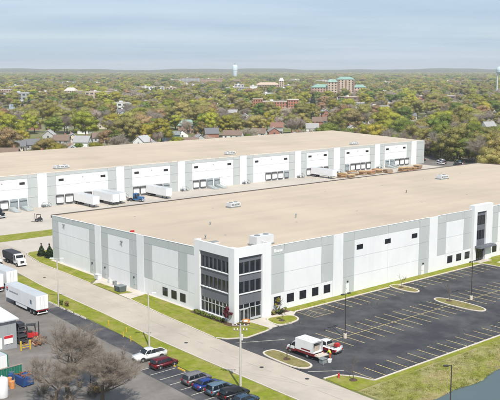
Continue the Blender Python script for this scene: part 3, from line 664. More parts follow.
o = MB().box(-.5, .5, -.16, .16, -.35, .0).box(-.4, .4, -.1, .1, .0, .06).build('tool_box', 'machine_red', loc=(1.6, 37.6, zr(37.6) + .35)); tag(o, 'small red box lying on the roof edge above the west wall', 'box')

# ------------------------------------------------------------------ far warehouse with loading docks
FX, FY = -60.0, 150.5
fw = thing('warehouse', 'long white warehouse behind with loading docks and a tan roof', 'warehouse', (FX, FY, 0))
def fp(name, m, x0, x1, y0, y1, z0, z1): return piece(name, m, fw, x0 - FX, x1 - FX, y0, y1, z0, z1)
E_ = 251.2
MB().add([(.1, .14, -.1), (E_ - FX - .1, .14, -.1), (E_ - FX - .1, 65.8, -.1), (.1, 65.8, -.1), (.1, .14, 11.4), (E_ - FX - .1, .14, 11.4), (E_ - FX - .1, 65.8, 13.0), (.1, 65.8, 13.0)],
         [(3, 2, 1, 0), (4, 5, 6, 7), (0, 1, 5, 4), (1, 2, 6, 5), (2, 3, 7, 6), (3, 0, 4, 7)]).build('wall', 'joint', fw)
MB().add([(-.1, .05, 11.62), (E_ - FX + .1, .05, 11.62), (E_ - FX + .1, 66, 13.25), (-.1, 66, 13.25)], [(0, 1, 2, 3)]).build('roof', 'roof_tan', fw)
pil = [(-54, -50.4), (-24.5, -21), (5, 8.6), (35.0, 38.6), (67.0, 70.4), (95.2, 98.7), (127.2, 131.0), (159.2, 162.9), (184.0, 188.0), (212.7, 216.4), (240.6, 244.6)]
for a, b in pil: fp('pilaster', 'panel_white', a, b, -.1, .2, -.1, 11.95)
zj = [(-.1, 3.75), (3.75, 7.1), (7.1, 10.6)]
def f_col(a, b, m, skip0=False):
    for i, (z0, z1) in enumerate(zj):
        if i == 0 and skip0: continue
        fp('wall_panel', m, a + G, b - G, 0, .2, z0 + (G if i else 0), z1 - G)
    fp('wall_panel', 'panel_grey', a + G, b - G, 0, .2, 10.6 + G, 11.7)
docks = {3: [(21.0, 23.9, 'w'), (24.7, 27.3, 'g'), (28.1, 30.8, 'g')], 4: [(42.0, 45.0, 'w'), (45.7, 48.7, 'w'), (49.5, 52.4, 'w'), (53.4, 56.3, 'w'), (57.2, 60.1, 'w')],
         5: [(74.3, 77.1, 'w'), (77.6, 80.5, 'w'), (81.2, 84.1, 'w'), (84.9, 87.6, 'w'), (88.4, 91.0, 'g')], 6: [(102.7, 105.7, 'w'), (106.3, 109.2, 'w'), (109.9, 112.6, 'g'), (113.6, 116.1, 'g')],
         7: [(141.8, 144.8, 'w'), (145.4, 148.3, 'w'), (149.0, 151.9, 'w'), (152.8, 155.2, 'g')], 8: [(166.6, 169.6, 'w'), (170.4, 173.2, 'w'), (174, 176.8, 'w'), (177.6, 180.2, 'w')],
         9: [(191.9, 194.4, 'g'), (195.6, 198.6, 'w'), (199.2, 202.2, 'w'), (202.9, 205.8, 'w'), (206.8, 209.7, 'w')], 10: [(220.9, 223.2, 'g'), (224.4, 226.8, 'g'), (227.8, 231.2, 'w'), (231.8, 234.9, 'w'), (235.6, 238.6, 'w')]}
for i in range(len(pil)):
    a = pil[i - 1][1] if i else FX; b = pil[i][0]
    if b - a < 12: f_col(a, b, 'panel_grey'); continue
    gw = 3.6
    f_col(a, a + gw, 'panel_grey'); f_col(b - gw, b, 'panel_grey'); A, B = a + gw, b - gw
    f_col(A, B, 'panel_white', True)
    # ground row broken round the dock doors
    ds = docks.get(i, []); cur = A
    for d0, d1, k in ds:
        if d0 - .2 > cur + .1: fp('wall_panel', 'panel_white', cur + G, d0 - .2, 0, .2, -.1, 3.75 - G)
        cur = d1 + .2
        sh = MB().box(d0 - .10 - FX, d0 + .02 - FX, -.26, .1, .5, 3.5).box(d1 - .02 - FX, d1 + .10 - FX, -.26, .1, .5, 3.5).box(d0 + .02 - FX, d1 - .02 - FX, -.40, .1, 3.1, 3.55).build('dock_shelter', 'dock_black' if k == 'w' else 'door_grey', fw)
        MB().box(d0 + .02 - FX, d1 - .02 - FX, -.03, .1, .75, 3.1).build('dock_door', 'door_white' if k == 'w' else 'door_grey', sh)
        MB().box(d0 + .25 - FX, d1 - .25 - FX, -.3, .0, .35, .73).build('dock_bumper', 'dock_black', sh)
    if B > cur + .1: fp('wall_panel', 'panel_white', cur + G, B - G, 0, .2, -.1, 3.75 - G)
    for h in (A + 1.0, B - 3.1):
        f = MB().box(h - FX, h + 2.0 - FX, -.06, .1, 8.55, 9.4).build('window', 'frame_dark', fw); MB().box(h + .1 - FX, h + 1.9 - FX, -.08, -.06, 8.65, 9.3).build('pane', 'glass', f)
    MB().box((A + B) / 2 - .2 - FX, (A + B) / 2 + .2 - FX, -.3, 0, 9.5, 9.8).build('wall_light', 'roof_equipment', fw)
f_col(244.6, 251.2, 'panel_grey')
for k in range(3): fp('wall_panel', 'panel_white', E_ - .1, E_ + .1, .3 + 21.8 * k, 22.0 + 21.8 * k, -.1, 11.7)
MB().box(-.05, E_ - FX + .05, -.16, .22, 11.97, 12.03).build('coping', 'coping', fw)
for k, (x, y, l) in enumerate([(49.3, 159.8, 5.4), (129.1, 159.3, 4.6), (205.6, 157.7, 4.2)]):
    rtu((x, y, 11.62 + (y - FY) * .0247), l, 2.0, 1.2, ['grey rooftop unit at the left end of the far warehouse roof', 'grey rooftop unit on the middle of the far warehouse roof', 'grey rooftop unit near the right end of the far warehouse roof'][k], 'roof_equipment')
for k, x in enumerate([24.9, 29.4, 110.6, 114.9, 222, 225.6]):
    t = thing('dock_ramp', 'grey portable yard ramp standing below a grey dock door', 'dock ramp', (x, 147.6, 0), 0, 'grey ramps below the far dock doors')
    MB().add([(-1.1, -2.6, .05), (1.1, -2.6, .05), (1.1, 2.4, .05), (-1.1, 2.4, .05), (-1.1, -2.6, .25), (1.1, -2.6, .25), (1.1, 2.4, 1.2), (-1.1, 2.4, 1.2)], [(3, 2, 1, 0), (4, 5, 6, 7), (0, 1, 5, 4), (1, 2, 6, 5), (2, 3, 7, 6), (3, 0, 4, 7)]).build('deck', 'dock_ramp', t)
    for s in (-1.15, 1.15): MB().tube((s, -2.4, .9), (s, 2.3, 1.9), .05, .05, 6).tube((s, -2.4, .1), (s, -2.4, .9), .05, .05, 6).tube((s, 2.3, .1), (s, 2.3, 1.9), .05, .05, 6).build('rail', 'dock_ramp', t)
for k, (a, b) in enumerate(pil[2:10]):
    x = (a + b) / 2
    t = thing('stair_platform', 'dark metal stair platform at the foot of a white pilaster on the far warehouse', 'stairs', (x, 149.2, 0), 0, 'stair platforms along the far docks')
    MB().box(-1.0, 1.0, -.7, .9, .9, 1.05).build('landing', 'dock_ramp', t)
    for s in range(4): MB().box(1.0 + s * .3, 1.3 + s * .3, -.7, .4, .75 - s * .2, .85 - s * .2).build('tread', 'dock_ramp', t)
    MB().tube((-1, -.7, .9), (-1, -.7, 1.9), .04, .04, 6).tube((1, -.7, .9), (1, -.7, 1.9), .04, .04, 6).tube((-1, -.7, 1.9), (1, -.7, 1.9), .04, .04, 6).tube((1, -.7, 1.9), (2.2, -.7, 1.1), .04, .04, 6).tube((2.2, -.7, .1), (2.2, -.7, 1.1), .04, .04, 6).build('railing', 'frame_dark', t)
    for sx in (-.9, .9): MB().box(sx - .06, sx + .06, -.6, -.5, 0, .9).build('leg', 'frame_dark', t)
# ------------------------------------------------------------------ vehicles
def quad_plate(p00, p10, p11, p01, u0, u1, v0, v1, off=0.012, th=0.02):
    """thin plate lying on the quad p00..p01 between fractions u, v, standing proud by off"""
    P = [Vector(p) for p in (p00, p10, p11, p01)]
    nrm = (P[1] - P[0]).cross(P[3] - P[0]).normalized()
    def at(u, v): return (P[0] * (1 - u) + P[1] * u) * (1 - v) + (P[3] * (1 - u) + P[2] * u) * v
    c = [at(u0, v0), at(u1, v0), at(u1, v1), at(u0, v1)]
    a = [p + nrm * (off - th) for p in c]; b = [p + nrm * off for p in c]
    return MB().add(a + b, [(3, 2, 1, 0), (4, 5, 6, 7), (0, 1, 5, 4), (1, 2, 6, 5), (2, 3, 7, 6), (3, 0, 4, 7)])
WH = {}
def wheel(parent, x, y, r, w, side):
    key = (round(r, 2), round(w, 2))
    if key not in WH:
        t = MB().lathe([(r * .62, -w / 2), (r * .93, -w / 2), (r, -w * .33), (r, w * .33), (r * .93, w / 2), (r * .62, w / 2)], n=18).mesh('tyre', 'rubber')
        k = MB().lathe([(r * .2, -.02), (r * .60, -.03), (r * .60, .0), (r * .25, .03), (r * .15, .05)], n=14).mesh('rim', 'rim')
        WH[key] = (t, k)
    t, k = WH[key]
    o = link('wheel', t, parent); o.location = (x, y, r); o.rotation_euler = (PI / 2 if side < 0 else -PI / 2, 0, 0)
    q = link('rim', k, o); q.location = (0, 0, w / 2 - .01)
def cabin(parent, pm, x0, x1, tx0, tx1, wb, wt, z0, z1, split=(0.03, 0.48, 0.52, 0.97), rear=True, glass='glass'):
    b = MB().frus((x0, x1, -wb / 2, wb / 2), (tx0, tx1, -wt / 2, wt / 2), z0, z1)
    c = b.build('cabin', pm, parent, bevel=.09, smooth=True)
    P = b.v
    quad_plate(P[1], P[2], P[6], P[5], .06, .94, .10, .90).build('windscreen', glass, parent)
    if rear: quad_plate(P[3], P[0], P[4], P[7], .08, .92, .16, .88).build('rear_window', glass, parent)
    for s in (0, 1):
        for k in range(0, len(split), 2):
            u0, u1 = split[k], split[k + 1]
            if s: u0, u1 = 1 - u1, 1 - u0
            q = (P[0], P[1], P[5], P[4]) if not s else (P[2], P[3], P[7], P[6])
            quad_plate(*q, u0, u1, .12, .88).build('side_window', glass, parent)
    return c
def car(name, label, cat, loc, rz, pm, kind='suv', group=None, sc=1.0):
    t = thing(name, label, cat, loc, rz, group)
    if sc != 1: t.scale = (sc,) * 3
    if kind == 'pickup': L, W, H, zb, r = 5.8, 2.0, 1.98, 1.20, .41
    elif kind == 'suv': L, W, H, zb, r = 4.75, 1.90, 1.72, 1.02, .36
    else: L, W, H, zb, r = 4.6, 1.82, 1.45, .92, .33
    h = L / 2
    if kind == 'pickup': prof = [(-h, .5), (-h + .1, .42), (h - .15, .42), (h, .55), (h, .85), (h - .08, 1.0), (1.35, zb + .02), (-h + .02, zb)]
    elif kind == 'suv': prof = [(-h, .45), (-h + .12, .32), (h - .25, .32), (h - .02, .45), (h, .66), (h - .18, .86), (h - .75, .95), (1.15, zb), (-h + .12, zb + .02), (-h, .85)]
    else: prof = [(-h, .42), (-h + .1, .28), (h - .2, .28), (h, .42), (h, .58), (h - .15, .72), (1.05, zb), (-1.4, zb), (-h + .08, zb - .06)]
    MB().prism_y(prof, -W / 2, W / 2).build('body', pm, t, bevel=.13, smooth=True)
    for sx in (-1, 1):
        for sy in (-1, 1): MB().lathe([(r + .09, -.02), (r + .09, .012)], n=16).build('wheel_arch', 'chassis', t).matrix_local = Matrix.Translation((sx * L * .305, sy * W / 2 - .004 * sy, r + .02)) @ Matrix.Rotation(PI / 2, 4, 'X')
    if kind == 'pickup': cabin(t, pm, -.80, 1.42, -.66, .72, W - .1, W - .42, zb, H)
    elif kind == 'suv': cabin(t, pm, -h + .06, 1.38, -h + .34, .55, W - .06, W - .40, zb - .03, H, split=(.06, .33, .36, .62, .65, .93))
    else: cabin(t, pm, -1.75, 1.2, -1.15, .35, W - .1, W - .45, zb, H)
    for sx in (-1, 1):
        for sy in (-1, 1): wheel(t, sx * L * .305, sy * (W / 2 - .09), r, .23, sy)
    for sy in (-1, 1):
        MB().box(h - .14, h + .006, sy * (W / 2 - .3) - .17, sy * (W / 2 - .3) + .17, .66 if kind == 'pickup' else (.56 if kind == 'suv' else .44), .82 if kind == 'pickup' else (.68 if kind == 'suv' else .55)).build('headlight', 'lamp_clear', t)
        MB().box(-h - .012, -h + .08, sy * (W / 2 - .16) - .11, sy * (W / 2 - .16) + .11, .70, .98).build('tail_light', 'lamp_red', t)
        MB().box(.98, 1.14, sy * (W / 2 + .09) - .09, sy * (W / 2 + .09) + .09, zb + .02, zb + .2).build('mirror', pm, t)
    MB().box(h - .02, h + .02, -W * .28, W * .28, .45, .66).build('grille', 'chassis', t)
    MB().box(-h - .03, -h + .02, -W * .45, W * .45, .36, .56).build('bumper', 'chassis', t)
    MB().box(-h + .15, h - .15, -W / 2 + .12, W / 2 - .12, .18, .34).build('underbody', 'chassis', t)
    if kind == 'pickup':
        MB().box(-h + .12, -.85, -W / 2 + .1, W / 2 - .1, zb - .02, zb + .012).build('bed', 'chassis', t)
        MB().box(-h + .02, -.78, -W / 2 + .01, -W / 2 + .1, zb, zb + .09).box(-h + .02, -.78, W / 2 - .1, W / 2 - .01, zb, zb + .09).box(-h + .02, -h + .1, -W / 2 + .1, W / 2 - .1, zb, zb + .09).build('bed_rail', pm, t)
    return t
def trailer(label, x, y, rz, L=13.7, group=None, mark=False, skirt=True):
    t = thing('semi_trailer', label, 'semi trailer', (x, y, 0), rz, group)
    MB().box(.06, L, -1.3, 1.3, 1.18, 4.06).build('box', 'trailer_white', t, bevel=.03)
    MB().box(.08, L - .04, -1.27, 1.27, 4.062, 4.085).build('roof', 'trailer_roof', t)
    for s in (-1, 1):
        d = MB().box(0.0, .06, min(s * .02, s * 1.24), max(s * .02, s * 1.24), 1.3, 3.95).build('rear_door', 'white_paint', t)
        MB().box(-.04, 0, s * .35 - .03, s * .35 + .03, 1.3, 3.9).build('lock_rod', 'aluminium', d)
        MB().box(-.05, .06, s * 1.0 - .16, s * 1.0 + .16, 1.06, 1.2).build('tail_light', 'lamp_red', t)
    MB().box(-.03, .1, -1.2, 1.2, .95, 1.17).build('rear_frame', 'stripe_red', t); MB().box(0.02, .14, -1.15, 1.15, .45, .6).box(.04, .12, -.9, -.8, .6, .96).box(.04, .12, .8, .9, .6, .96).build('bumper_guard', 'trailer_white', t)
    MB().box(.3, L - .3, -.5, .5, .95, 1.17).build('chassis', 'chassis', t)
    for k in (1.3, 2.6):
        for s in (-1, 1): wheel(t, k, s * 1.02, .5, .5, s)
    if skirt:
        for s in (-1, 1): MB().box(4.2, 9.2, s * 1.24 - .02, s * 1.24 + .02, .55, 1.17).build('side_skirt', 'trailer_white', t)
    for s in (-.9, .9): MB().box(10.4, 10.6, s - .08, s + .08, .12, 1.0).box(10.3, 10.7, s - .18, s + .18, .02, .1).build('landing_leg', 'chassis', t)
    MB().box(.1, L, -1.315, -1.3, 1.18, 1.3).box(.1, L, 1.3, 1.315, 1.18, 1.3).build('side_rail', 'aluminium', t)
    if mark:
        for s in (-1, 1):
            MB().box(12.55, 13.15, s * 1.306 - .006, s * 1.306 + .006, 3.15, 3.55).build('marking', 'sign_red', t)
            MB().box(12.55, 13.15, s * 1.306 - .006, s * 1.306 + .006, 2.75, 3.1).build('marking', 'car_navy', t)
            lt = MB(); xx = 8.0
            for k in range(14):
                lt.box(xx, xx + .20, s * 1.306 - .005, s * 1.306 + .005, 2.72, 2.95 + (.12 if k % 4 == 0 else 0)); xx += .28
            lt.build('lettering', 'car_steel', t)
            MB().box(2.0, 2.7, s * 1.306 - .006, s * 1.306 + .006, 2.1, 2.9).build('marking', 'car_steel', t)
    return t
def tractor(label, x, y, rz, pm, group=None):
    t = thing('semi_tractor', label, 'truck', (x, y, 0), rz, group)
    MB().box(-3.0, 2.4, -.45, .45, .6, .95).build('chassis', 'chassis', t)
    MB().prism_y([(.9, .7), (2.9, .7), (2.95, 1.1), (2.85, 1.75), (.9, 1.95)], -.95, .95).build('hood', pm, t, bevel=.08)
    cabin(t, pm, -.9, .95, -.85, .6, 2.2, 2.0, 1.0, 3.0, split=(.45, .95), rear=True)
    MB().box(-.9, 1.4, -1.1, 1.1, .6, 1.05).build('step_skirt', pm, t, bevel=.04)
    MB().box(2.9, 3.1, -1.1, 1.1, .45, .85).build('bumper', 'aluminium', t)
    for s in (-1, 1):
        MB().tube((-1.0, s * .95, 1.0), (-1.0, s * .95, 3.4), .08, .08, 8).build('exhaust_stack', 'aluminium', t)
        wheel(t, 2.1, s * .95, .5, .3, s); wheel(t, -1.6, s * .95, .5, .55, s); wheel(t, -2.9, s * .95, .5, .55, s)
        MB().box(2.8, 2.97, s * .75 - .15, s * .75 + .15, 1.0, 1.25).build('headlight', 'lamp_clear', t)
    MB().lathe([(.5, 0), (.5, .08)], (-2.2, 0, 1.0), 14).build('fifth_wheel', 'chassis', t)
    return t
# yard cars
car('pickup_truck', 'white crew cab pickup parked at the yard edge beside the grass', 'pickup truck', (-22.9, -5.4, 0), R(176), 'car_white', 'pickup')
car('parked_car', 'dark red SUV parked next to the white pickup', 'car', (-23.1, -9.9, 0), R(3), 'car_red', 'suv')
car('parked_car', 'silver SUV at the end of the row of parked cars', 'car', (-23.2, -18.9, 0), R(1), 'car_silver', 'suv')
car('parked_car', 'deep blue car parked between the silver and the steel blue one', 'car', (-23.3, -21.7, 0), R(-1), 'car_blue', 'sedan')
car('parked_car', 'pale steel blue SUV parked left of the black one', 'car', (-23.0, -24.5, 0), R(2), 'car_steel', 'suv')
car('parked_car', 'black SUV parked at the foot of the utility pole', 'car', (-22.6, -27.3, 0), R(0), 'car_black', 'suv')
car('parked_car', 'dark navy car at the bottom edge, last in the parked row', 'car', (-23.1, -30.2, 0), R(1), 'car_navy', 'sedan')
# trailers in the yard
trailer('white semi trailer with a red and blue mark standing alone in the yard', -24.7, 29.4, R(90.5), mark=True)
trailer('white semi trailer backed along the grass strip behind the lone one', -20.3, 52.4, R(91), skirt=False)
trailer('white semi trailer cut by the left edge of the picture', -24.2, 51.0, R(91), skirt=False)
# trailers at the far docks
for x, lab in ((50.0, 'white trailer backed into the far dock, leftmost of the docked ones'), (58.0, 'white trailer in the far dock, second from the left'), (61.6, 'white trailer in the far dock close beside the second one'), (81.0, 'white trailer in the far dock right of the blue tractor'), (170.0, 'white trailer at the far dock beside the timber stacks')):
    trailer(lab, x, 149.95 if x != 61.6 else 151.2, R(-90), L=13.6, group='trailers backed into the far docks', skirt=False)
tractor('blue semi tractor parked without trailer by the far docks', 68.9, 140.0, R(-62), 'truck_blue')
tractor('black semi tractor at the far dock, cut by the left edge', 15.8, 140.5, R(-85), 'car_black')
# far car park
for k, (x, y, rz, m, lab) in enumerate([(252.8, 141.2, 80, 'car_white', 'white car nearest the far warehouse corner in the small car park'), (255.9, 142.6, 80, 'car_silver', 'silver car second from the far warehouse corner'), (258.5, 145.0, 80, 'car_blue', 'dark blue car in the middle of the small car park row'),
        (261.4, 147.5, 80, 'car_white', 'white car right of the blue one in the small car park'), (264.5, 150.0, 80, 'car_silver', 'silver car at the back of the small car park row'), (254.5, 132.0, 80, 'car_black', 'black car in the front of the small car park'), (257.8, 133.6, 80, 'car_white', 'white car beside the black one in the small car park'), (261.5, 136.4, 80, 'car_steel', 'pale blue car near the trees in the small car park'), (259.0, 158.0, 80, 'car_red', 'dark red car deep in the small car park')]):
    car('parked_car', lab, 'car', (x, y, .01), R(rz), m, 'suv' if k % 2 else 'sedan', 'cars in the small car park by the far warehouse')
# dump truck on the drive
t = thing('dump_truck', 'dump truck with white cab and dark tarped body driving on the concrete road', 'truck', (-9.2, 75.0, 0), R(-91))
MB().box(-4.2, 3.0, -.5, .5, .6, 1.0).build('chassis', 'chassis', t)
MB().add([(-4.3, -1.2, 1.1), (1.3, -1.2, 1.1), (1.3, 1.2, 1.1), (-4.3, 1.2, 1.1), (-4.5, -1.28, 2.75), (1.45, -1.28, 2.75), (1.45, 1.28, 2.75), (-4.5, 1.28, 2.75)], [(3, 2, 1, 0), (4, 5, 6, 7), (0, 1, 5, 4), (1, 2, 6, 5), (2, 3, 7, 6), (3, 0, 4, 7)]).build('dump_body', 'tarp_dark', t, bevel=.03)
MB().prism_y([(-4.45, 2.76), (1.42, 2.76), (1.2, 3.05), (-4.2, 3.0)], -1.24, 1.24).build('tarp', 'tarp_dark', t, bevel=.05)
for k in range(6):
    for s in (-1, 1): MB().box(-4.0 + k * .98, -3.9 + k * .98, s * 1.27 - .06, s * 1.27 + .06, 1.1, 2.8).build('rib', 'chassis', t)
cabin(t, 'car_white', 1.55, 3.2, 1.6, 2.9, 2.2, 2.0, 1.2, 2.85, split=(.2, .9))
MB().prism_y([(1.55, .65), (4.5, .65), (4.5, 1.4), (4.3, 1.75), (3.1, 1.95), (1.55, 1.95)], -1.05, 1.05).build('hood', 'car_white', t, bevel=.08)
MB().box(4.49, 4.53, -.5, .5, .85, 1.5).build('grille', 'chassis', t); MB().box(4.4, 4.65, -1.15, 1.15, .45, .75).build('bumper', 'car_white', t)
for s in (-1, 1):
    MB().box(4.42, 4.53, s * .8 - .17, s * .8 + .17, .95, 1.2).build('headlight', 'lamp_clear', t); MB().box(2.9, 3.0, s * 1.3 - .12, s * 1.3 + .12, 1.9, 2.4).build('mirror', 'chassis', t)
    wheel(t, 3.6, s * 1.02, .5, .32, s); wheel(t, -1.5, s * 1.0, .5, .55, s); wheel(t, -2.8, s * 1.0, .5, .55, s)
# white truck cut by the left edge
t = car('pickup_truck', 'white truck on the road, cut by the left edge behind the dump truck', 'truck', (-12.6, 79.4, 0), R(-95), 'car_white', 'pickup', sc=1.1)
# box truck and service pickup in the lot
t = thing('box_truck', 'white box truck with dark red skirt and open rear parked in the lot', 'truck', (-1.55, -20.7, 0), R(92))
MB().box(-3.3, 3.0, -.5, .5, .5, .8).build('chassis', 'chassis', t)
bx = MB().box(-2.9, 1.2, -1.2, -1.14, 1.15, 2.95).box(-2.9, 1.2, 1.14, 1.2, 1.15, 2.95).box(1.14, 1.2, -1.14, 1.14, 1.15, 2.95).box(-2.9, 1.2, -1.2, 1.2, 2.95, 3.03).box(-2.9, 1.14, -1.14, 1.14, 1.1, 1.18).build('box', 'trailer_white', t)
MB().box(-2.96, -2.9, -1.2, -1.05, 1.15, 3.03).box(-2.96, -2.9, 1.05, 1.2, 1.15, 3.03).box(-2.96, -2.9, -1.05, 1.05, 2.85, 3.03).build('rear_frame', 'aluminium', bx)
MB().box(-2.4, -1.0, -.9, .2, 1.19, 2.1).box(-2.5, -1.6, .3, 1.0, 1.19, 1.8).build('cargo', 'timber_grey', bx)
for s in (-1, 1):
    MB().box(-3.3, 1.25, s * 1.2 - .05, s * 1.2 + .05, .75, 1.14).build('side_skirt', 'stripe_red', t)
    MB().box(-2.3, -.2, s * 1.206 - .006, s * 1.206 + .006, 1.35, 1.6).build('marking', 'stripe_red', t)
    wheel(t, 2.55, s * .95, .42, .28, s); wheel(t, -1.6, s * .95, .42, .45, s)
    MB().box(3.28, 3.42, s * .72 - .17, s * .72 + .17, .82, 1.02).build('headlight', 'lamp_clear', t); MB().box(-3.5, -3.4, s * .95 - .12, s * .95 + .12, .85, 1.0).build('tail_light', 'lamp_red', t); MB().box(2.2, 2.32, s * 1.2 - .14, s * 1.2 + .14, 1.4, 1.8).build('mirror', 'chassis', t)
MB().box(-4.3, -2.98, -1.15, 1.15, .8, .95).build('tailgate', 'sidewalk', t)
MB().prism_y([(1.3, .45), (3.4, .45), (3.4, 1.0), (3.25, 1.2), (2.3, 1.36), (1.3, 1.36)], -1.0, 1.0).build('hood', 'car_white', t, bevel=.07)
MB().box(1.3, 3.2, -1.03, 1.03, .46, .85).build('cab_skirt', 'stripe_red', t)
cabin(t, 'car_white', 1.28, 2.55, 1.3, 2.05, 1.95, 1.7, 1.3, 2.15, split=(.15, .85))
MB().box(3.38, 3.5, -1.0, 1.0, .4, .6).build('bumper', 'aluminium', t)
t = car('service_truck', 'white and dark red service pickup parked beside the box truck', 'pickup truck', (2.7, -21.5, 0), R(95), 'car_white', 'pickup')
for s in (-1, 1): MB().box(-2.9, 2.6, s * 1.0 - .02, s * 1.0 + .02, .5, .95).build('side_stripe', 'stripe_red', t)
MB().box(-2.6, -1.9, -.7, .1, 1.15, 1.75).build('tool_rack', 'machine_red', t); MB().box(-1.7, -1.0, -.8, .8, 1.15, 1.5).build('tool_box', 'timber_grey', t)
# kit on the asphalt by the trucks
o = MB().frus((-.35, .35, -.25, .25), (-.38, .38, -.28, .28), 0, .42).box(-.4, .4, -.3, .3, .42, .5).build('cooler', 'white_paint', loc=(-1.0, -26.0, 0)); o.rotation_euler = (0, 0, .5); tag(o, 'white cooler box on the asphalt behind the box truck', 'cooler')
o = MB().box(-.5, .5, -.4, .4, .05, .8).box(-.6, .6, -.5, .5, .8, .86).tube((-.4, -.45, 0), (-.4, -.45, .3), .12, .12, 8).tube((.4, .45, 0), (.4, .45, .3), .12, .12, 8).build('tool_cart', 'roof_equipment_dark', loc=(-2.3, -25.7, 0)); tag(o, 'dark grey tool cart behind the open box truck', 'cart')
# traffic cone near hydrant
# worker
def skin_obj(name, m, parent, J, E, sub=1, root=0):
    me = bpy.data.meshes.new(name); me.from_pydata([j[:3] for j in J], E, []); me.materials.append(MAT[m])
    o = link(name, me, parent)
    sk = o.modifiers.new('skin', 'SKIN'); me.skin_vertices or None
    if not me.skin_vertices: bpy.context.view_layer.update()
    lay = me.skin_vertices[0].data if me.skin_vertices else None
    if lay:
        for i, j in enumerate(J): lay[i].radius = (j[3], j[4] if len(j) > 4 else j[3]); lay[i].use_root = (i == root)
    ss = o.modifiers.new('sub', 'SUBSURF'); ss.levels = sub; ss.render_levels = sub
    return o
def worker(label, x, y, rz):
    t = thing('person', label, 'person', (x, y, 0), rz)
    # x forward; leaning over slightly, arms forward
    J = [(0, 0, .95, .13, .15), (.10, 0, 1.2, .12, .16), (.24, 0, 1.42, .11, .17), (.30, 0, 1.53, .055), (.35, 0, 1.60, .06), (.38, 0, 1.70, .095), (.39, 0, 1.80, .075),
         (.22, .19, 1.42, .06), (.36, .24, 1.17, .05), (.58, .18, 1.05, .038), (.66, .17, 1.02, .032),
         (.22, -.19, 1.42, .06), (.34, -.25, 1.17, .05), (.56, -.20, 1.0, .038), (.64, -.18, .97, .032),
         (0, .10, .9, .095), (.06, .12, .50, .065), (-.02, .13, .10, .045), (.06, .13, .05, .045), (.2, .14, .04, .035),
         (0, -.10, .9, .095), (.10, -.12, .50, .065), (.02, -.13, .10, .045), (.1, -.13, .05, .045), (.24, -.14, .04, .035)]
    E = [(0, 1), (1, 2), (2, 3), (3, 4), (4, 5), (5, 6), (2, 7), (7, 8), (8, 9), (9, 10), (2, 11), (11, 12), (12, 13), (13, 14), (0, 15), (15, 16), (16, 17), (17, 18), (18, 19), (0, 20), (20, 21), (21, 22), (22, 23), (23, 24)]
    for w, s in ((10, 1), (14, -1)):
        bx, by, bz = J[w][:3]
        for k in range(4):
            yy = by + s * (.030 - .02 * k); i = len(J)
            J += [(bx + .045, yy, bz - .01, .009), (bx + .085 - .006 * abs(k - 1), yy, bz - .03, .008)]; E += [(w, i), (i, i + 1)]
        i = len(J); J += [(bx + .015, by - s * .05, bz, .010), (bx + .05, by - s * .06, bz - .01, .009)]; E += [(w, i), (i, i + 1)]
    skin_obj('body', 'skin', t, J, E, 2)
    s = 1.22
    S = [(-.01, 0, .88, .16, .19), (.10, 0, 1.2, .145, .195), (.24, 0, 1.42, .13, .2), (.22, .2, 1.42, .08), (.36, .25, 1.17, .067), (.5, .21, 1.09, .055), (.22, -.2, 1.42, .08), (.34, -.26, 1.17, .067), (.48, -.22, 1.07, .055)]
    skin_obj('jacket', 'hivis', t, S, [(0, 1), (1, 2), (2, 3), (3, 4), (4, 5), (2, 6), (6, 7), (7, 8)], 2)
    T = [(0, 0, .95, .145, .17), (0, .10, .88, .115), (.06, .12, .50, .085), (-.01, .13, .12, .07), (0, -.10, .88, .115), (.10, -.12, .50, .085), (.03, -.13, .12, .07)]
    skin_obj('trousers', 'orange_cloth', t, T, [(0, 1), (1, 2), (2, 3), (0, 4), (4, 5), (5, 6)], 2)
    for dx, dy in ((.07, .13), (.11, -.13)): MB().frus((dx - .14, dx + .2, dy - .06, dy + .06), (dx - .12, dx + .1, dy - .05, dy + .05), 0, .13).build('boot', 'boot', t, bevel=.03)
    MB().lathe([(.135, 0), (.12, .02), (.115, .07), (.08, .125), (.02, .145)], (.38, 0, 1.76), 14).build('hard_hat', 'hard_hat', t, smooth=True)
    for sy in (-.033, .033): MB().lathe([(.011, 0), (.011, .008)], (.475, sy, 1.705), 8).build('eye', 'frame_dark', t)
    MB().frus((.46, .50, -.015, .015), (.465, .475, -.008, .008), 1.655, 1.70).build('nose', 'skin', t); MB().box(.455, .475, -.025, .025, 1.625, 1.635).build('mouth', 'machine_red', t)
    for sy in (-1, 1): MB().box(.36, .40, sy * .105 - .012, sy * .105 + .012, 1.66, 1.72).build('ear', 'skin', t, bevel=.008)
worker('worker in yellow high visibility jacket and orange trousers leaning behind the trucks', .25, -24.9, R(110))

# ------------------------------------------------------------------ poles, hydrant, signs, wires
def lot_light(x, y, h, label, rz=0, heads=1):
    t = thing('light_pole', label, 'lamp post', (x, y, 0), rz, 'dark parking lot lamp posts')
    MB().lathe([(.32, -.2), (.32, .8), (.28, .85)], n=14).build('base', 'kerb_concrete', t)
    MB().tube((0, 0, .8), (0, 0, h), .10, .07, 8).build('pole', 'pole_bronze', t)
    for s in ((1,) if heads == 1 else (1, -1)):
        MB().box(min(.05 * s, .55 * s), max(.05 * s, .55 * s), -.05, .05, h - .12, h - .04).build('arm', 'pole_bronze', t)
        MB().box(min(.5 * s, 1.15 * s), max(.5 * s, 1.15 * s), -.2, .2, h - .16, h + .02).build('lamp_head', 'pole_bronze', t, bevel=.02)
lot_light(10.2, -19.0, 8.3, 'dark lamp post on a pale base beside the service pickup', 0, 2)
lot_light(49.2, -18.7, 8.3, 'dark lamp post on a pale base right of the long island in the lot', 0, 2)
lot_light(-6.0, -53.6, 8.3, 'dark lamp post in front of the pond at the bottom edge', R(150))
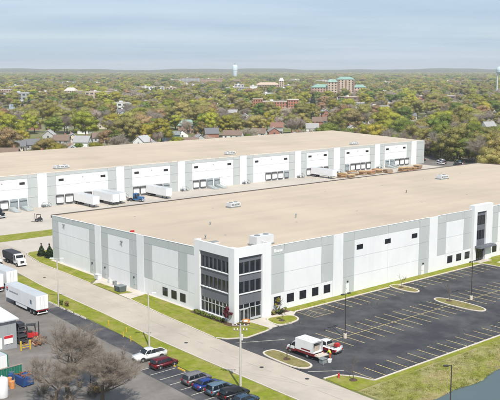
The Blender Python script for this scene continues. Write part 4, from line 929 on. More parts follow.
def road_pole(x, y, h, label, rz):
    t = thing('street_light', label, 'street light', (x, y, 0), rz)
    MB().tube((0, 0, -.3), (0, 0, h), .16, .10, 10).build('pole', 'pole_concrete', t)
    for s in (-1, 1):
        MB().tube((0, 0, h - .25), (s * .7, 0, h - .05), .04, .035, 6).build('arm', 'aluminium', t)
        MB().frus((min(s * .6, s * 1.5), max(s * .6, s * 1.5), -.17, .17), (min(s * .65, s * 1.4), max(s * .65, s * 1.4), -.1, .1), h - .1, h + .08).build('lamp_head', 'aluminium', t)
road_pole(-18.8, 34.1, 9.9, 'tall pale double headed street light between the trailer and the road', R(-40))
road_pole(-19.4, -.1, 9.8, 'tall pale double headed street light behind the white pickup', R(-40))
t = thing('utility_pole', 'pale wooden utility pole with cross arms behind the black SUV', 'utility pole', (-19.7, -25.3, 0))
MB().tube((0, 0, -.3), (0, 0, 10.2), .19, .13, 10).build('pole', 'pole_concrete', t)
for z, w in ((9.9, 1.25), (9.2, 1.05)):
    a = R(-42); c, s = math.cos(a), math.sin(a)
    MB().tube((-w * c, -w * s, z), (w * c, w * s, z), .07, .07, 6).build('crossarm', 'wood_pole', t)
    for k in (-.9, -.45, .45, .9): MB().lathe([(.07, 0), (.09, .1), (.05, .22)], (k * w * c, k * w * s, z + .05), 8).build('insulator', 'sign_white', t)
MB().tube((.25, 0, 7.6), (.25, 0, 8.5), .2, .2, 10).build('transformer', 'roof_equipment', t)
def wire(a, b, sag, label):
    mb = MB(); n = 14; P = []
    for i in range(n + 1):
        u = i / n; P.append(Vector(a).lerp(Vector(b), u) - Vector((0, 0, sag * 4 * u * (1 - u))))
    for p, q in zip(P, P[1:]): mb.tube(p, q, .013, .013, 4, False)
    tag(mb.build('power_line', 'wire_black'), label, 'wire')
for k, (dx, z) in enumerate(((-.9, 10.1), (.9, 10.1))):
    wire((-19.7 + dx * .75, -25.3 - dx * .68, z), (-2.0 + dx * .6, -66.0 - dx * .3, 9.6), .7, ['upper power line running off the utility pole towards the pond', 'second power line running off the utility pole towards the pond'][k])
wire((-19.7, -25.3, 9.3), (-19.4, -.1, 8.8), .6, 'thin cable strung between the utility pole and the street light by the pickup')
wire((-19.4, -.1, 8.8), (-18.8, 34.1, 8.9), .9, 'thin cable strung between the two tall street lights')
t = thing('utility_pole', 'wooden utility pole south of the pond outside the picture', 'utility pole', (-2.0, -66.0, -1.7))
MB().tube((0, 0, -1), (0, 0, 11.5), .19, .13, 10).build('pole', 'wood_pole', t); MB().box(-1.2, 1.2, -.07, .07, 11.0, 11.2).build('crossarm', 'wood_pole', t)
t = thing('fire_hydrant', 'red fire hydrant on the grass at the lot entrance corner', 'fire hydrant', (-5.2, -32.0, .06))
MB().lathe([(.18, 0), (.18, .06), (.12, .08), (.12, .55), (.16, .57), (.15, .66), (.08, .76), (.03, .8)], n=12).build('barrel', 'machine_red', t, smooth=True)
MB().tube((-.22, 0, .42), (.22, 0, .42), .07, .07, 8).tube((0, -.2, .38), (0, 0, .38), .085, .085, 8).build('nozzle', 'machine_red', t)
for k, (x, y) in enumerate([(-20.0, 7.4), (-20.3, 4.4), (-18.1, 9.4), (-18.4, 15.0)]):
    o = MB().lathe([(.09, 0), (.09, .95), (.03, 1.02)], n=10).build('marker_post', 'machine_yellow', loc=(x, y, .05)); tag(o, 'short yellow marker post in the grass strip by the dark asphalt', 'post', 'yellow posts in the grass strip')
t = thing('monument_sign', 'small orange and white sign in the planting bed at the glass tower', 'sign', (1.9, -1.15, .1), R(-40))
MB().box(-.75, .75, -.12, .12, .0, .25).build('base', 'mulch', t); MB().box(-.65, .65, -.08, .08, .25, 1.0).build('board', 'drum_orange', t); MB().box(-.45, .3, -.1, -.08, .45, .85).build('lettering', 'sign_white', t)
t = thing('dumpster', 'dark grey dumpster standing on the small grass patch by the west wall', 'dumpster', (-3.4, 35.0, .06), R(3))
MB().add([(-.8, -1.0, .1), (.8, -1.0, .1), (.8, 1.0, .1), (-.8, 1.0, .1), (-.95, -1.05, 1.25), (.95, -1.05, 1.25), (.95, 1.05, 1.25), (-.95, 1.05, 1.25)], [(3, 2, 1, 0), (4, 5, 6, 7), (0, 1, 5, 4), (1, 2, 6, 5), (2, 3, 7, 6), (3, 0, 4, 7)]).build('bin', 'bin_grey', t)
for s in (-1, 1): MB().box(-.97, .97, min(s * .02, s * 1.04), max(s * .02, s * 1.04), 1.26, 1.33).build('lid', 'roof_equipment_dark', t); MB().box(-1.02, -.96, s * .6 - .06, s * .6 + .06, .3, 1.2).build('pocket', 'chassis', t)
# loading bits on the west apron
for k, (x, y, sx, sy, h, m, lab) in enumerate([(-1.6, 47.6, 1.0, 1.6, 1.1, 'roof_equipment', 'white utility cabinet on the concrete apron by the west wall'), (-1.3, 43.0, .5, .8, 1.0, 'roof_equipment', 'small grey meter cabinet against the west wall'), (-1.4, 40.6, .7, .7, .8, 'roof_equipment_dark', 'dark grey transformer box against the west wall')]):
    t = thing('utility_cabinet', lab, 'cabinet', (x, y, .05)); MB().box(-sx / 2, sx / 2, -sy / 2, sy / 2, 0, h).build('case', m, t, bevel=.03); MB().box(-sx / 2 - .02, -sx / 2, -sy * .42, sy * .42, .1, h - .1).build('door', m, t); MB().box(-sx / 2 - .08, sx / 2 + .05, -sy / 2 - .05, sy / 2 + .05, h, h + .05).build('lid', m, t)
# ------------------------------------------------------------------ timber stacks on the court
rg = random.Random(11)
for k, (x, y) in enumerate([(175.5, 137.2), (179.5, 135.8), (185.0, 138.8), (190.5, 138.2), (195, 137.2), (201.5, 138.4), (206.0, 136.4), (214.5, 134.8), (219.0, 135.2), (223.5, 135.6), (228.0, 136.2), (205, 142.5), (188, 142.5)]):
    t = thing('timber_stack', 'stack of orange brown boards piled in the court below the far docks', 'timber stack', (x, y, 0), R(rg.uniform(-15, 15)), 'timber stacks in the truck court')
    n = rg.randint(5, 8)
    for r_ in range(n):
        w = rg.uniform(1.1, 1.7); l = rg.uniform(1.5, 2.1)
        dx = rg.uniform(-.15, .15)
        mb = MB()
        for b in range(4): mb.box(-l + dx, l + dx, -w + b * w / 2 + .04, -w + (b + 1) * w / 2 - .04, .1 + r_ * .27, .30 + r_ * .27)
        mb.build('board_layer', 'timber' if rg.random() < .8 else 'timber_grey', t)
# utility vehicle in the court
def lift(label, x, y, rz, m, sc=1.0, name='forklift'):
    t = thing(name, label, 'forklift', (x, y, 0), rz); t.scale = (sc,) * 3
    MB().prism_y([(-1.2, .35), (.9, .35), (.9, .8), (.3, .85), (.2, 1.0), (-.9, 1.1), (-1.2, .9)], -.55, .55).build('body', m, t, bevel=.05)
    MB().box(-.5, .1, -.3, .3, 1.05, 1.2).box(-.6, -.48, -.3, .3, 1.2, 1.65).build('seat', 'chassis', t)
    for sx in (-.75, .55):
        for s in (-.48, .48): MB().tube((sx, s, 1.0), (sx * .85, s, 2.1), .04, .04, 6).build('post', 'chassis', t)
    MB().box(-.75, .6, -.55, .55, 2.1, 2.16).build('overhead_guard', 'chassis', t)
    for s in (-.3, .3): MB().box(.95, 1.07, s - .06, s + .06, .1, 2.5).build('mast', 'chassis', t)
    for s in (-.25, .25): MB().box(1.07, 2.1, s - .06, s + .06, .12, .17).build('fork', 'chassis', t)
    for sx in (-.8, .55):
        for s in (-1, 1): wheel(t, sx, s * .5, .32, .22, s)
lift('small dark forklift crossing the court near the left edge', 22.4, 125.2, R(160), 'chassis', 1.05)
# ------------------------------------------------------------------ neighbouring yard at the lower left
t = thing('metal_shed', 'grey metal shed with pale roof at the left edge of the yard', 'shed', (-52.0, 14.6, 0))
MB().box(.1, 14.9, .1, 12.9, -.1, 5.2).build('wall', 'shed_metal', t)
for k in range(50): piece('wall_rib', 'shed_metal', t, .1 + k * .3, .16 + k * .3, .06, .1, 0, 5.2)
for k in range(43): piece('wall_rib', 'shed_metal', t, 14.9, 14.94, .1 + k * .3, .16 + k * .3, 0, 5.2)
MB().add([(-.2, -.25, 5.15), (15.3, -.25, 5.15), (15.3, 13.2, 5.9), (-.2, 13.2, 5.9), (-.2, -.25, 5.3), (15.3, -.25, 5.3), (15.3, 13.2, 6.05), (-.2, 13.2, 6.05)], [(3, 2, 1, 0), (4, 5, 6, 7), (0, 1, 5, 4), (1, 2, 6, 5), (2, 3, 7, 6), (3, 0, 4, 7)]).build('roof', 'shed_roof', t)
MB().box(-.2, 15.3, -.4, -.25, 5.08, 5.25).build('gutter', 'aluminium', t)
MB().box(14.95, 15.0, 2.0, 5.5, 0, 3.6).build('door', 'dock_black', t)
s_ = MB().box(12.6, 14.2, .0, .05, 1.0, 2.5).build('sign_board', 'sign_white', t); MB().box(12.62, 14.18, -.02, .0, 2.0, 2.48).build('sign_band', 'sign_red', s_); MB().box(11.0, 12.2, .0, .06, .3, 2.3).build('door', 'sign_white', t)
t = thing('container', 'white container with green edge in front of the metal shed', 'container', (-45.8, 6.2, 0), R(4))
MB().box(-4, 2.6, -1.1, 1.1, .2, 2.5).build('box', 'white_paint', t, bevel=.03); MB().box(2.6, 2.75, -1.15, 1.15, .15, 2.55).build('end_frame', 'bin_green', t); MB().box(-4, 2.6, -1.05, 1.05, 2.5, 2.56).build('roof', 'trailer_roof', t)
for k in range(14): piece('rib', 'white_paint', t, -3.9 + k * .46, -3.8 + k * .46, -1.13, -1.1, .3, 2.4)
t = thing('green_fence_panel', 'green slatted barrier below the white container at the left edge', 'barrier', (-47.0, 1.6, 0), R(3))
for k in range(20): piece('slat', 'bin_green', t, -4 + k * .44, -3.62 + k * .44, 0, .06, .1, 1.7)
MB().box(-4, 4.9, -.06, .0, 1.7, 1.86).box(-4, 4.9, .06, .12, .4, .5).build('rail', 'timber_grey', t)
t = thing('scrap_bin', 'blue scrap bin heaped with red brown metal at the lower left', 'bin', (-43.9, -2.4, 0), R(5))
MB().add([(-.9, -1.1, .15), (.9, -1.1, .15), (.9, 1.1, .15), (-.9, 1.1, .15), (-1.0, -1.2, 1.5), (1.0, -1.2, 1.5), (1.0, 1.2, 1.5), (-1.0, 1.2, 1.5)], [(3, 2, 1, 0), (4, 5, 6, 7), (0, 1, 5, 4), (1, 2, 6, 5), (2, 3, 7, 6), (3, 0, 4, 7)]).build('bin', 'bin_blue', t)
for k in range(4): MB().box(-.95 + k * .6, -.88 + k * .6, -1.22, -1.15, .2, 1.5).build('rib', 'car_navy', t)
mb = MB(); rg = random.Random(4)
for k in range(26):
    a = Vector((rg.uniform(-.8, .8), rg.uniform(-1, 1), 1.5 + rg.uniform(0, .35))); d = Vector((rg.uniform(-.6, .6), rg.uniform(-.6, .6), rg.uniform(-.1, .2))); mb.tube(a, a + d, .09, .07, 5)
mb.build('scrap', 'scrap_rust', t)['kind'] = 'stuff'
t = thing('storage_tank', 'white upright tank at the bottom left corner', 'tank', (-48.6, -4.9, 0))
MB().lathe([(.85, 0), (.9, .1), (.9, 2.6), (.75, 2.9), (.3, 3.05)], n=20).build('shell', 'white_paint', t, smooth=True); MB().tube((0, 0, 3.0), (0, 0, 3.3), .12, .12, 10).build('cap', 'roof_equipment', t)
for k, (x, y, m) in enumerate([(-46.6, -1.6, 'drum_orange'), (-45.7, -1.0, 'drum_orange'), (-46.0, -2.6, 'drum_orange'), (-44.9, .3, 'bin_blue'), (-44.3, 1.2, 'car_steel')]):
    t = thing('drum', ['orange drum beside the white tank', 'rusty orange drum behind the others by the white tank', 'orange drum nearest the bottom left corner', 'bright blue drum beside the blue scrap bin', 'pale blue drum under the green barrier'][k], 'drum', (x, y, 0))
    MB().lathe([(.38, 0), (.4, .03), (.4, .45), (.42, .48), (.4, .51), (.4, 1.1), (.42, 1.13), (.38, 1.15)], n=16).build('barrel', m, t); MB().lathe([(.36, 0), (.36, .03)], (0, 0, 1.13), 14).build('lid', m, t)
for k, (x, y) in enumerate([(-37.3, 12.6), (-35.7, 12.4)]):
    o = MB().lathe([(.14, 0), (.14, 1.6), (.05, 1.7)], n=12).build('bollard', 'machine_yellow', loc=(x, y, 0)); tag(o, ['yellow bollard nearest the corner of the metal shed', 'yellow bollard set out from the shed corner'][k], 'bollard')
t = thing('gate_rail', 'yellow rail spanning the two bollards by the shed', 'rail', (-36.5, 12.5, 0)); MB().tube((-.65, 0, .9), (.65, -.05, .9), .05, .05, 8).build('bar', 'machine_yellow', t); MB().tube((-.65, 0, .5), (.65, -.05, .5), .05, .05, 8).build('bar', 'machine_yellow', t)
lift('red and yellow forklift standing by the end of the grey shed', -33.0, 17.3, R(-30), 'machine_red', 1.25)
lift('yellow machine half hidden under the bare trees', -36.2, -3.6, R(60), 'machine_yellow', 1.0)
lift('second yellow machine at the bottom under the bare trees', -37.2, -12.0, R(80), 'machine_yellow', 0.95)
t = thing('scrap_heap', 'rust brown scrap heap beside the grey shed', 'scrap heap', (-33.4, 14.2, 0)); rg = random.Random(9)
mb = MB(); m2 = MB()
for k in range(90):
    r = abs(rg.gauss(0, 1.0)); a = rg.uniform(0, 2 * PI); z = max(.1, 1.5 - r * .7) * rg.uniform(.2, 1)
    p = Vector((r * math.cos(a), r * math.sin(a) * 1.3, z)); d = Vector((rg.uniform(-.6, .6), rg.uniform(-.6, .6), rg.uniform(-.3, .3)))
    (mb if k % 4 else m2).tube(p, p + d, rg.uniform(.05, .18), rg.uniform(.04, .15), 5)
mb.build('rusty_metal', 'scrap_rust', t)['kind'] = 'stuff'; m2.build('pale_metal', 'timber', t)['kind'] = 'stuff'
t = thing('steel_rack', 'black steel rack standing against the end of the shed', 'rack', (-35.4, 16.9, 0))
for sx in (-.8, .8):
    for sy in (-1.2, 1.2): MB().box(sx - .06, sx + .06, sy - .06, sy + .06, 0, 3.2).build('upright', 'dock_black', t)
for z in (.3, 1.3, 2.3, 3.1): MB().box(-.85, .85, -1.25, 1.25, z, z + .08).build('shelf', 'dock_black', t); MB().box(-.7, .5, -1.0, .9, z + .08, z + .6).build('load', 'tarp_dark', t)
# ------------------------------------------------------------------ trees: shared crown and trunk meshes
def leaf_mesh(name, lobes, n, size, seed, zmin=0.0, flat=0.0):
    """many small leaf clumps spread through the lobes (cx,cy,cz,rx,ry,rz)"""
    r = np.random.default_rng(seed)
    L = np.array(lobes, float); wgt = (L[:, 3] * L[:, 4] * L[:, 5]) ** 0.66; wgt /= wgt.sum()
    idx = r.choice(len(L), n, p=wgt)
    d = r.normal(size=(n, 3)); d /= np.linalg.norm(d, axis=1)[:, None]
    rad = r.uniform(0.55, 1.22, n) ** 0.55
    c = L[idx, :3] + d * L[idx, 3:] * rad[:, None]
    keep = c[:, 2] > zmin; c = c[keep]; d = d[keep]; n = len(c)
    ctr = c.mean(axis=0)
    out = (c - ctr); out /= np.linalg.norm(out, axis=1)[:, None] + 1e-6
    nrm = 0.55 * d + 0.45 * out + r.normal(size=(n, 3)) * 0.22; nrm /= np.linalg.norm(nrm, axis=1)[:, None]
    fn = nrm + r.normal(size=(n, 3)) * 0.9; fn /= np.linalg.norm(fn, axis=1)[:, None]
    a = np.cross(fn, r.normal(size=(n, 3))); a /= np.linalg.norm(a, axis=1)[:, None]; b = np.cross(fn, a)
    s = size * r.uniform(0.55, 1.25, n)[:, None]
    V = np.empty((n, 4, 3))
    V[:, 0] = c - a * s * .5 - b * s * .38; V[:, 1] = c + a * s * .5 - b * s * .30; V[:, 2] = c + a * s * .42 + b * s * .40; V[:, 3] = c - a * s * .45 + b * s * .34
    me = bpy.data.meshes.new(name); me.vertices.add(4 * n); me.loops.add(4 * n); me.polygons.add(n)
    me.vertices.foreach_set('co', V.reshape(-1)); me.loops.foreach_set('vertex_index', np.arange(4 * n))
    me.polygons.foreach_set('loop_start', np.arange(0, 4 * n, 4)); me.polygons.foreach_set('loop_total', np.full(n, 4))
    me.update(calc_edges=True)
    me.polygons.foreach_set('use_smooth', np.ones(n, bool))
    me.normals_split_custom_set_from_vertices(np.repeat(nrm, 4, axis=0).tolist())
    return me
def with_lobes(me, lobes, fac, seed):
    '''adds a lumpy inner body to each lobe so that a crown reads as one soft mass with hollows between its lobes'''
    g_ = random.Random(seed); bm = bmesh.new(); bm.from_mesh(me)
    for (x, y, z, a, b, c) in lobes:
        q = bmesh.ops.create_icosphere(bm, subdivisions=2, radius=1.0)
        for v in q['verts']:
            k = fac * g_.uniform(.80, 1.12); v.co = Vector((x + v.co.x * a * k, y + v.co.y * b * k, z + v.co.z * c * k))
        for f in {f for v in q['verts'] for f in v.link_faces}: f.smooth = True
    bm.to_mesh(me); bm.free(); return me
def lobes_for(seed, h, r, n, base=0.3):
    g_ = random.Random(seed); out = []
    for i in range(n):
        z = h * (base + (1 - base) * g_.uniform(.12, .88)); t = (z / h - base) / (1 - base)
        prof = math.sin(PI * min(1, .18 + t * .80)) ** .7
        a = g_.uniform(0, 2 * PI); q = r * prof * g_.uniform(.1, 1) ** .6 * .88
        s = r * g_.uniform(.14, .34)
        out.append((q * math.cos(a), q * math.sin(a), z, s, s, s * g_.uniform(.65, .95)))
    out.append((0, 0, h * .85, r * .35, r * .35, h * .15))
    return out
def branch_tree(seed, h, r, levels=4, kids=3, twig=True, base=.28, thin=1.0):
    """segments (a, b, ra, rb) of a branching skeleton"""
    g_ = random.Random(seed); seg = []
    def grow(p, d, l, rad, lev):
        n = 3 if lev < 2 else 2
        for k in range(n):
            q = p + d * (l / n); r2 = rad * (1 - .28 / n * (k + 1) * .8)
            seg.append((p, q, rad, r2, lev)); p = q; rad = r2
            d = (d + Vector((g_.uniform(-.16, .16), g_.uniform(-.16, .16), g_.uniform(-.02, .10)))).normalized()
            if lev < levels and (lev > 0 or k == n - 1 or k >= 1):
                for c in range(kids if k == n - 1 else 1 + (g_.random() < .5)):
                    ax = Vector((g_.uniform(-1, 1), g_.uniform(-1, 1), g_.uniform(-.15, .55)))
                    nd = (d * g_.uniform(.5, .85) + ax.normalized() * g_.uniform(.5, .9)).normalized()
                    if nd.z < -.1: nd.z = .05
                    grow(p.copy(), nd, l * g_.uniform(.58, .82), max(r2 * g_.uniform(.5, .68), .008 * thin), lev + 1)
    grow(Vector((0, 0, -.2)), Vector((g_.uniform(-.05, .05), g_.uniform(-.05, .05), 1)).normalized(), h * base + .2, h * .021, 0)
    return seg
def seg_mesh(name, seg, m, minr=0.0):
    mb = MB()
    for a, b, ra, rb, lev in seg: mb.tube(a, b, max(ra, minr), max(rb, minr), 7 if lev == 0 else (5 if lev < 3 else 3), False)
    return mb.mesh(name, m, smooth=True)
def trunk_mesh(name, seed, h, r, m='bark'):
    g_ = random.Random(seed); mb = MB(); th = h * .55
    mb.tube((0, 0, -.3), (0, 0, h * .3), h * .022, h * .017, 8, False); mb.tube((0, 0, h * .3), (g_.uniform(-.3, .3), g_.uniform(-.3, .3), h * .8), h * .017, h * .006, 6, False)
    for k in range(6):
        a = g_.uniform(0, 2 * PI); z = h * g_.uniform(.25, .5)
        mb.tube((0, 0, z), (math.cos(a) * r * .6, math.sin(a) * r * .6, z + h * g_.uniform(.12, .3)), h * .010, h * .003, 5, False)
    return mb.mesh(name, m, smooth=True)
PROTO = []                                            # (crown mesh, trunk mesh) of broad trees, 12 m tall
for s_, (h, r, nl) in enumerate([(12, 5.6, 46), (12, 5.0, 38), (12, 6.6, 56), (12, 5.4, 42), (12, 6.0, 36)]):
    lb = lobes_for(40 + s_, h, r, nl, .22)
    PROTO.append((with_lobes(leaf_mesh('crown', lb, 12500, .215, 70 + s_, zmin=1.0), lb, .70, s_), trunk_mesh('trunk', 5 + s_, h, r)))
def twig_cloud(name, seed, h, r, n):
    """bare crown: limbs plus a haze of fine twigs"""
    seg = branch_tree(seed, h, r, 3, 3, base=.30)
    mb = MB(); g_ = random.Random(seed + 1)
    for a, b, ra, rb, lev in seg: mb.tube(a, b, max(ra, .035), max(rb, .03), 4 if lev < 2 else 3, False)
    tips = [s for s in seg if s[4] >= 2]
    for k in range(n):
        a, b, ra, rb, lev = tips[g_.randrange(len(tips))]
        p = a.lerp(b, g_.random()); d = ((b - a).normalized() + Vector((g_.gauss(0, .6), g_.gauss(0, .6), g_.gauss(.15, .5)))).normalized()
        l = g_.uniform(.7, 1.9); w_ = d.orthogonal().normalized() * g_.uniform(.022, .045)
        mb.add([p - w_, p + w_, p + d * l], [(0, 1, 2)])
    return mb.mesh(name, 'leaf_bare')
BARE = [(twig_cloud('crown', 300 + k, 11.5, 5, 6500), trunk_mesh('trunk', 30 + k, 9, 2.2, 'bark')) for k in range(3)]
def conifer_mesh(name, h, r, seed, n=1500, size=.5):
    lob = []
    for k in range(9):
        t = k / 8; lob.append((0, 0, h * (.12 + .84 * t), r * (1 - t) * .95 + .12, r * (1 - t) * .95 + .12, h * .075))
    return leaf_mesh(name, lob, n, size, seed, zmin=.15)
CON = [(conifer_mesh('crown', 13, 2.8, 3), trunk_mesh('trunk', 60, 11, .5)), (conifer_mesh('crown', 13, 3.4, 4), trunk_mesh('trunk', 61, 11, .5))]
def tree(kind, loc, h, rz, label, group, cat='tree', name='tree', sx=1.0, v=0):
    lib, ref = (BARE, 11.5) if kind == 'bare' else ((CON, 13.0) if kind == 'conifer' else (PROTO, 12.0))
    cm, tm = lib[v % len(lib)]
    t = thing(name, label, cat, loc, rz, group); k = h / ref; t.scale = (k * sx, k * sx, k)
    link('trunk', tm, t); c = link('crown', cm, t); omat(c, 'leaf_' + kind)
    return t
# ------------------------------------------------------------------ town: placement measured from the viewpoint over the ground
CX, CY = -97.885, -118.724
FA = R(49.4); fwd = (math.cos(FA), math.sin(FA)); rgt = (math.sin(FA), -math.cos(FA))
def far_at(d, u):                                     # d metres out, u = sideways fraction of the half view
    lat = u * .2976 * (d * .988 + 7.4)
    return CX + fwd[0] * d + rgt[0] * lat, CY + fwd[1] * d + rgt[1] * lat
def U(xpx): return (xpx - 250) / 250.0
FACE = R(-40.6)
def blocked(x, y, m=0.0):
    if -150 - m < x < 192 + m and -60 < y < 152: return True
    if -150 - m < x < 253 + m and 100 - m < y < 218 + m: return True
    if 180 < x < 266 + m * .4 and 108 - m < y < 176 + m: return True
    return False
rg = random.Random(21)
occupied = []
def free(x, y, r):
    for a, b, q in occupied:
        if (x - a) ** 2 + (y - b) ** 2 < (r + q) ** 2: return False
    return True
# ---- landmark buildings
def block(t, x0, x1, y0, y1, h, wall, roofm, cols, rows, ww=.5, wh_=.55, z0=0.0, name='block', hip=0.0):
    b = MB().box(x0, x1, y0, y1, z0 - .5, h).build('wall', wall, t)
    if hip: MB().frus((x0 - .8, x1 + .8, y0 - .8, y1 + .8), (x0 + (x1 - x0) * .22, x1 - (x1 - x0) * .22, y0 + (y1 - y0) * .4, y1 - (y1 - y0) * .4), h, h + hip).build('roof', roofm, t)
    else:
        rf = MB().box(x0 - .3, x1 + .3, y0 - .3, y1 + .3, h, h + .5).build('roof', roofm, t)
        if x1 - x0 > 12: MB().box(x0 + (x1 - x0) * .3, x0 + (x1 - x0) * .3 + 3.5, y0 + (y1 - y0) * .4, y0 + (y1 - y0) * .4 + 3, h + .5, h + 2.2).build('roof_unit', 'roof_equipment', rf)
    fh = (h - z0) / rows; cw = (x1 - x0) / cols
    for r_ in range(rows):
        for c in range(cols):
            xa = x0 + cw * (c + .5 - ww / 2); piece('window', 'glass_pale', t, xa, xa + cw * ww, y0 - .12, y0 - .02, z0 + fh * (r_ + .5 - wh_ / 2), z0 + fh * (r_ + .5 + wh_ / 2))
    return b
mat('brick_orange', (0.42, 0.17, 0.10), 0.85, .1, .2); mat('brick_pink', (0.44, 0.28, 0.22), 0.85, .08, .2); mat('stone_tan', (0.52, 0.40, 0.31), 0.85, .08, .2)
mat('copper_green', (0.24, 0.38, 0.32), .6, .12, .2); mat('flat_roof_pale', (0.55, 0.50, 0.45), .8, .08, .2); mat('render_white', (0.72, 0.72, 0.70), .8, .05, .2); mat('render_grey', (0.42, 0.41, 0.41), .8, .06, .2); mat('tower_blue', (0.62, 0.72, 0.76), .5, .04, .1)
mat('brick_brown', (0.24, 0.15, 0.13), .85, .1, .2)
def landmark(label, cat, d, xpx, name='building', rz=0.0):
    x, y = far_at(d, U(xpx)); t = thing(name, label, cat, (x, y, 0), FACE + rz)
    return t, x, y
t, x, y = landmark('tall tan institutional building with green copper roofs rising above the trees', 'building', 1400, 340)
occupied.append((x, y, 55))
block(t, -6, 22, -12, 14, 31, 'stone_tan', 'copper_green', 5, 9, .42, .6, hip=4.5); block(t, -48, -6.2, -8, 16, 18, 'brick_pink', 'copper_green', 9, 5, .45, .55, hip=5)
block(t, -22, -6.1, -14, -8.1, 27, 'stone_tan', 'copper_green', 3, 7, .45, .55, hip=4.5); block(t, 22.1, 42, -6, 14, 18, 'stone_tan', 'copper_green', 4, 5, .45, .55, hip=4.5); block(t, 24, 34, -11, -6.1, 13, 'brick_pink', 'flat_roof_pale', 3, 4)
for k in (-4.5, 8.0, 20.5): piece('bay', 'brick_brown', t, k - 1.1, k + 1.1, -12.6, -12.15, 2, 30)
t, x, y = landmark('orange brick block with flat tan roofs behind the trees', 'building', 935, 280); occupied.append((x, y, 24))
[occupied.append((x - fwd[0] * q + rgt[0] * p, y - fwd[1] * q + rgt[1] * p, 13)) for q in (22, 44, 66, 88) for p in (-22, -8, 8, 22)]
block(t, -19, 8, -9, 9, 12.5, 'brick_orange', 'flat_roof_pale', 9, 4); block(t, 8.1, 20, -13, 4, 14.5, 'brick_orange', 'flat_roof_pale', 4, 5); block(t, -30, -19.1, -5, 10, 15, 'brick_orange', 'stone_tan', 4, 5)
t, x, y = landmark('wide grey and white office block with a pale end wall', 'building', 1540, 242); occupied.append((x, y, 34))
block(t, -29, 14, -8, 8, 15, 'render_grey', 'flat_roof_pale', 14, 4, .7, .4); block(t, 14.1, 28, -9, 9, 17.5, 'render_white', 'flat_roof_pale', 2, 2, .1, .1); block(t, -14, 4, -2, 6, 19.5, 'render_grey', 'render_white', 3, 1, z0=16)
t, x, y = landmark('low white building with broad white flat roofs among the trees', 'building', 990, 206); occupied.append((x, y, 24))
[occupied.append((x - fwd[0] * q + rgt[0] * p, y - fwd[1] * q + rgt[1] * p, 13)) for q in (22, 44, 66) for p in (-14, 0, 14)]
block(t, -18, 4, -9, 10, 6, 'render_white', 'render_white', 7, 2); block(t, 4.1, 18, -6, 12, 7.5, 'render_white', 'render_white', 4, 2)
t, x, y = landmark('long red brick school building with pale roof and central gable', 'building', 1390, 72); occupied.append((x, y, 60)); occupied.append((x - 30, y + 25, 35)); occupied.append((x + 30, y - 25, 35))
block(t, -60, -10, -8, 9, 11, 'brick_pink', 'flat_roof_pale', 20, 3); block(t, 8, 48, -8, 9, 12, 'brick_pink', 'flat_roof_pale', 16, 3); block(t, -9.9, 7.9, -11, 9, 13, 'stone_tan', 'flat_roof_pale', 6, 4, hip=5); block(t, -34, -24, -11, -8.1, 14, 'brick_orange', 'flat_roof_pale', 4, 4)
t, x, y = landmark('pale pink building cut by the left edge beside the school', 'building', 1370, 4); occupied.append((x, y, 26)); block(t, -20, 14, -9, 9, 15, 'brick_pink', 'flat_roof_pale', 9, 5)
t, x, y = landmark('long reddish building with many gables left of the tan institution', 'building', 1740, 279); occupied.append((x, y, 50)); block(t, -50, 4, -8, 8, 16, 'brick_pink', 'stone_tan', 16, 4, hip=5); block(t, 4.1, 48, -9, 7, 15, 'brick_brown', 'flat_roof_pale', 13, 4); block(t, 0, 9, -12, -9.1, 24, 'stone_tan', 'render_white', 2, 6, hip=6)
t, x, y = landmark('grey brown apartment blocks on the left below the water tower', 'building', 2250, 203); occupied.append((x, y, 60)); block(t, -58, -8, -8, 8, 24, 'render_grey', 'brick_pink', 14, 7); block(t, -4, 52, -10, 6, 22, 'brick_pink', 'flat_roof_pale', 16, 6)
t, x, y = landmark('low brick block with a pale roof right of the tan institution', 'building', 1480, 388); occupied.append((x, y, 32)); block(t, -26, 26, -8, 8, 10, 'brick_pink', 'flat_roof_pale', 14, 3)
t, x, y = landmark('pale pink building cut by the right edge among the trees', 'building', 1010, 499); occupied.append((x, y, 14)); block(t, -6, 14, -7, 7, 11, 'stone_tan', 'flat_roof_pale', 6, 3)
t, x, y = landmark('low building with a teal domed roof near the blue shed', 'building', 640, 187); occupied.append((x, y, 9)); block(t, -6, 6, -6, 6, 6.0, 'brick_pink', 'copper_green', 4, 2, hip=4)
t, x, y = landmark('blue grey shed with a dark open front behind the far warehouse', 'shed', 560, 171); occupied.append((x, y, 9)); MB().box(-6, 6, -4, 4, -.3, 5).build('wall', 'car_steel', t); MB().frus((-6.4, 6.4, -4.4, 4.4), (-6.2, 6.2, -.2, .2), 5, 7).build('roof', 'roof_equipment_dark', t); MB().box(-3, 4, -4.1, -4.0, 0, 3.6).build('door', 'dock_black', t)
for d, xp, w in ((4200, 196, 70), (4600, 212, 60), (3900, 150, 50), (4400, 430, 60)):
    t, x, y = landmark('distant pale industrial building on the horizon', 'building', d, xp); t['group'] = 'pale buildings near the horizon'; t['label'] = f'distant pale industrial building on the horizon ' + ('left of the water tower' if xp < 190 else ('below the left water tower' if xp < 205 else ('second below the left water tower' if xp < 300 else 'towards the right'))); block(t, -w / 2, w / 2, -15, 15, 18, 'render_white', 'render_white', 8, 2)
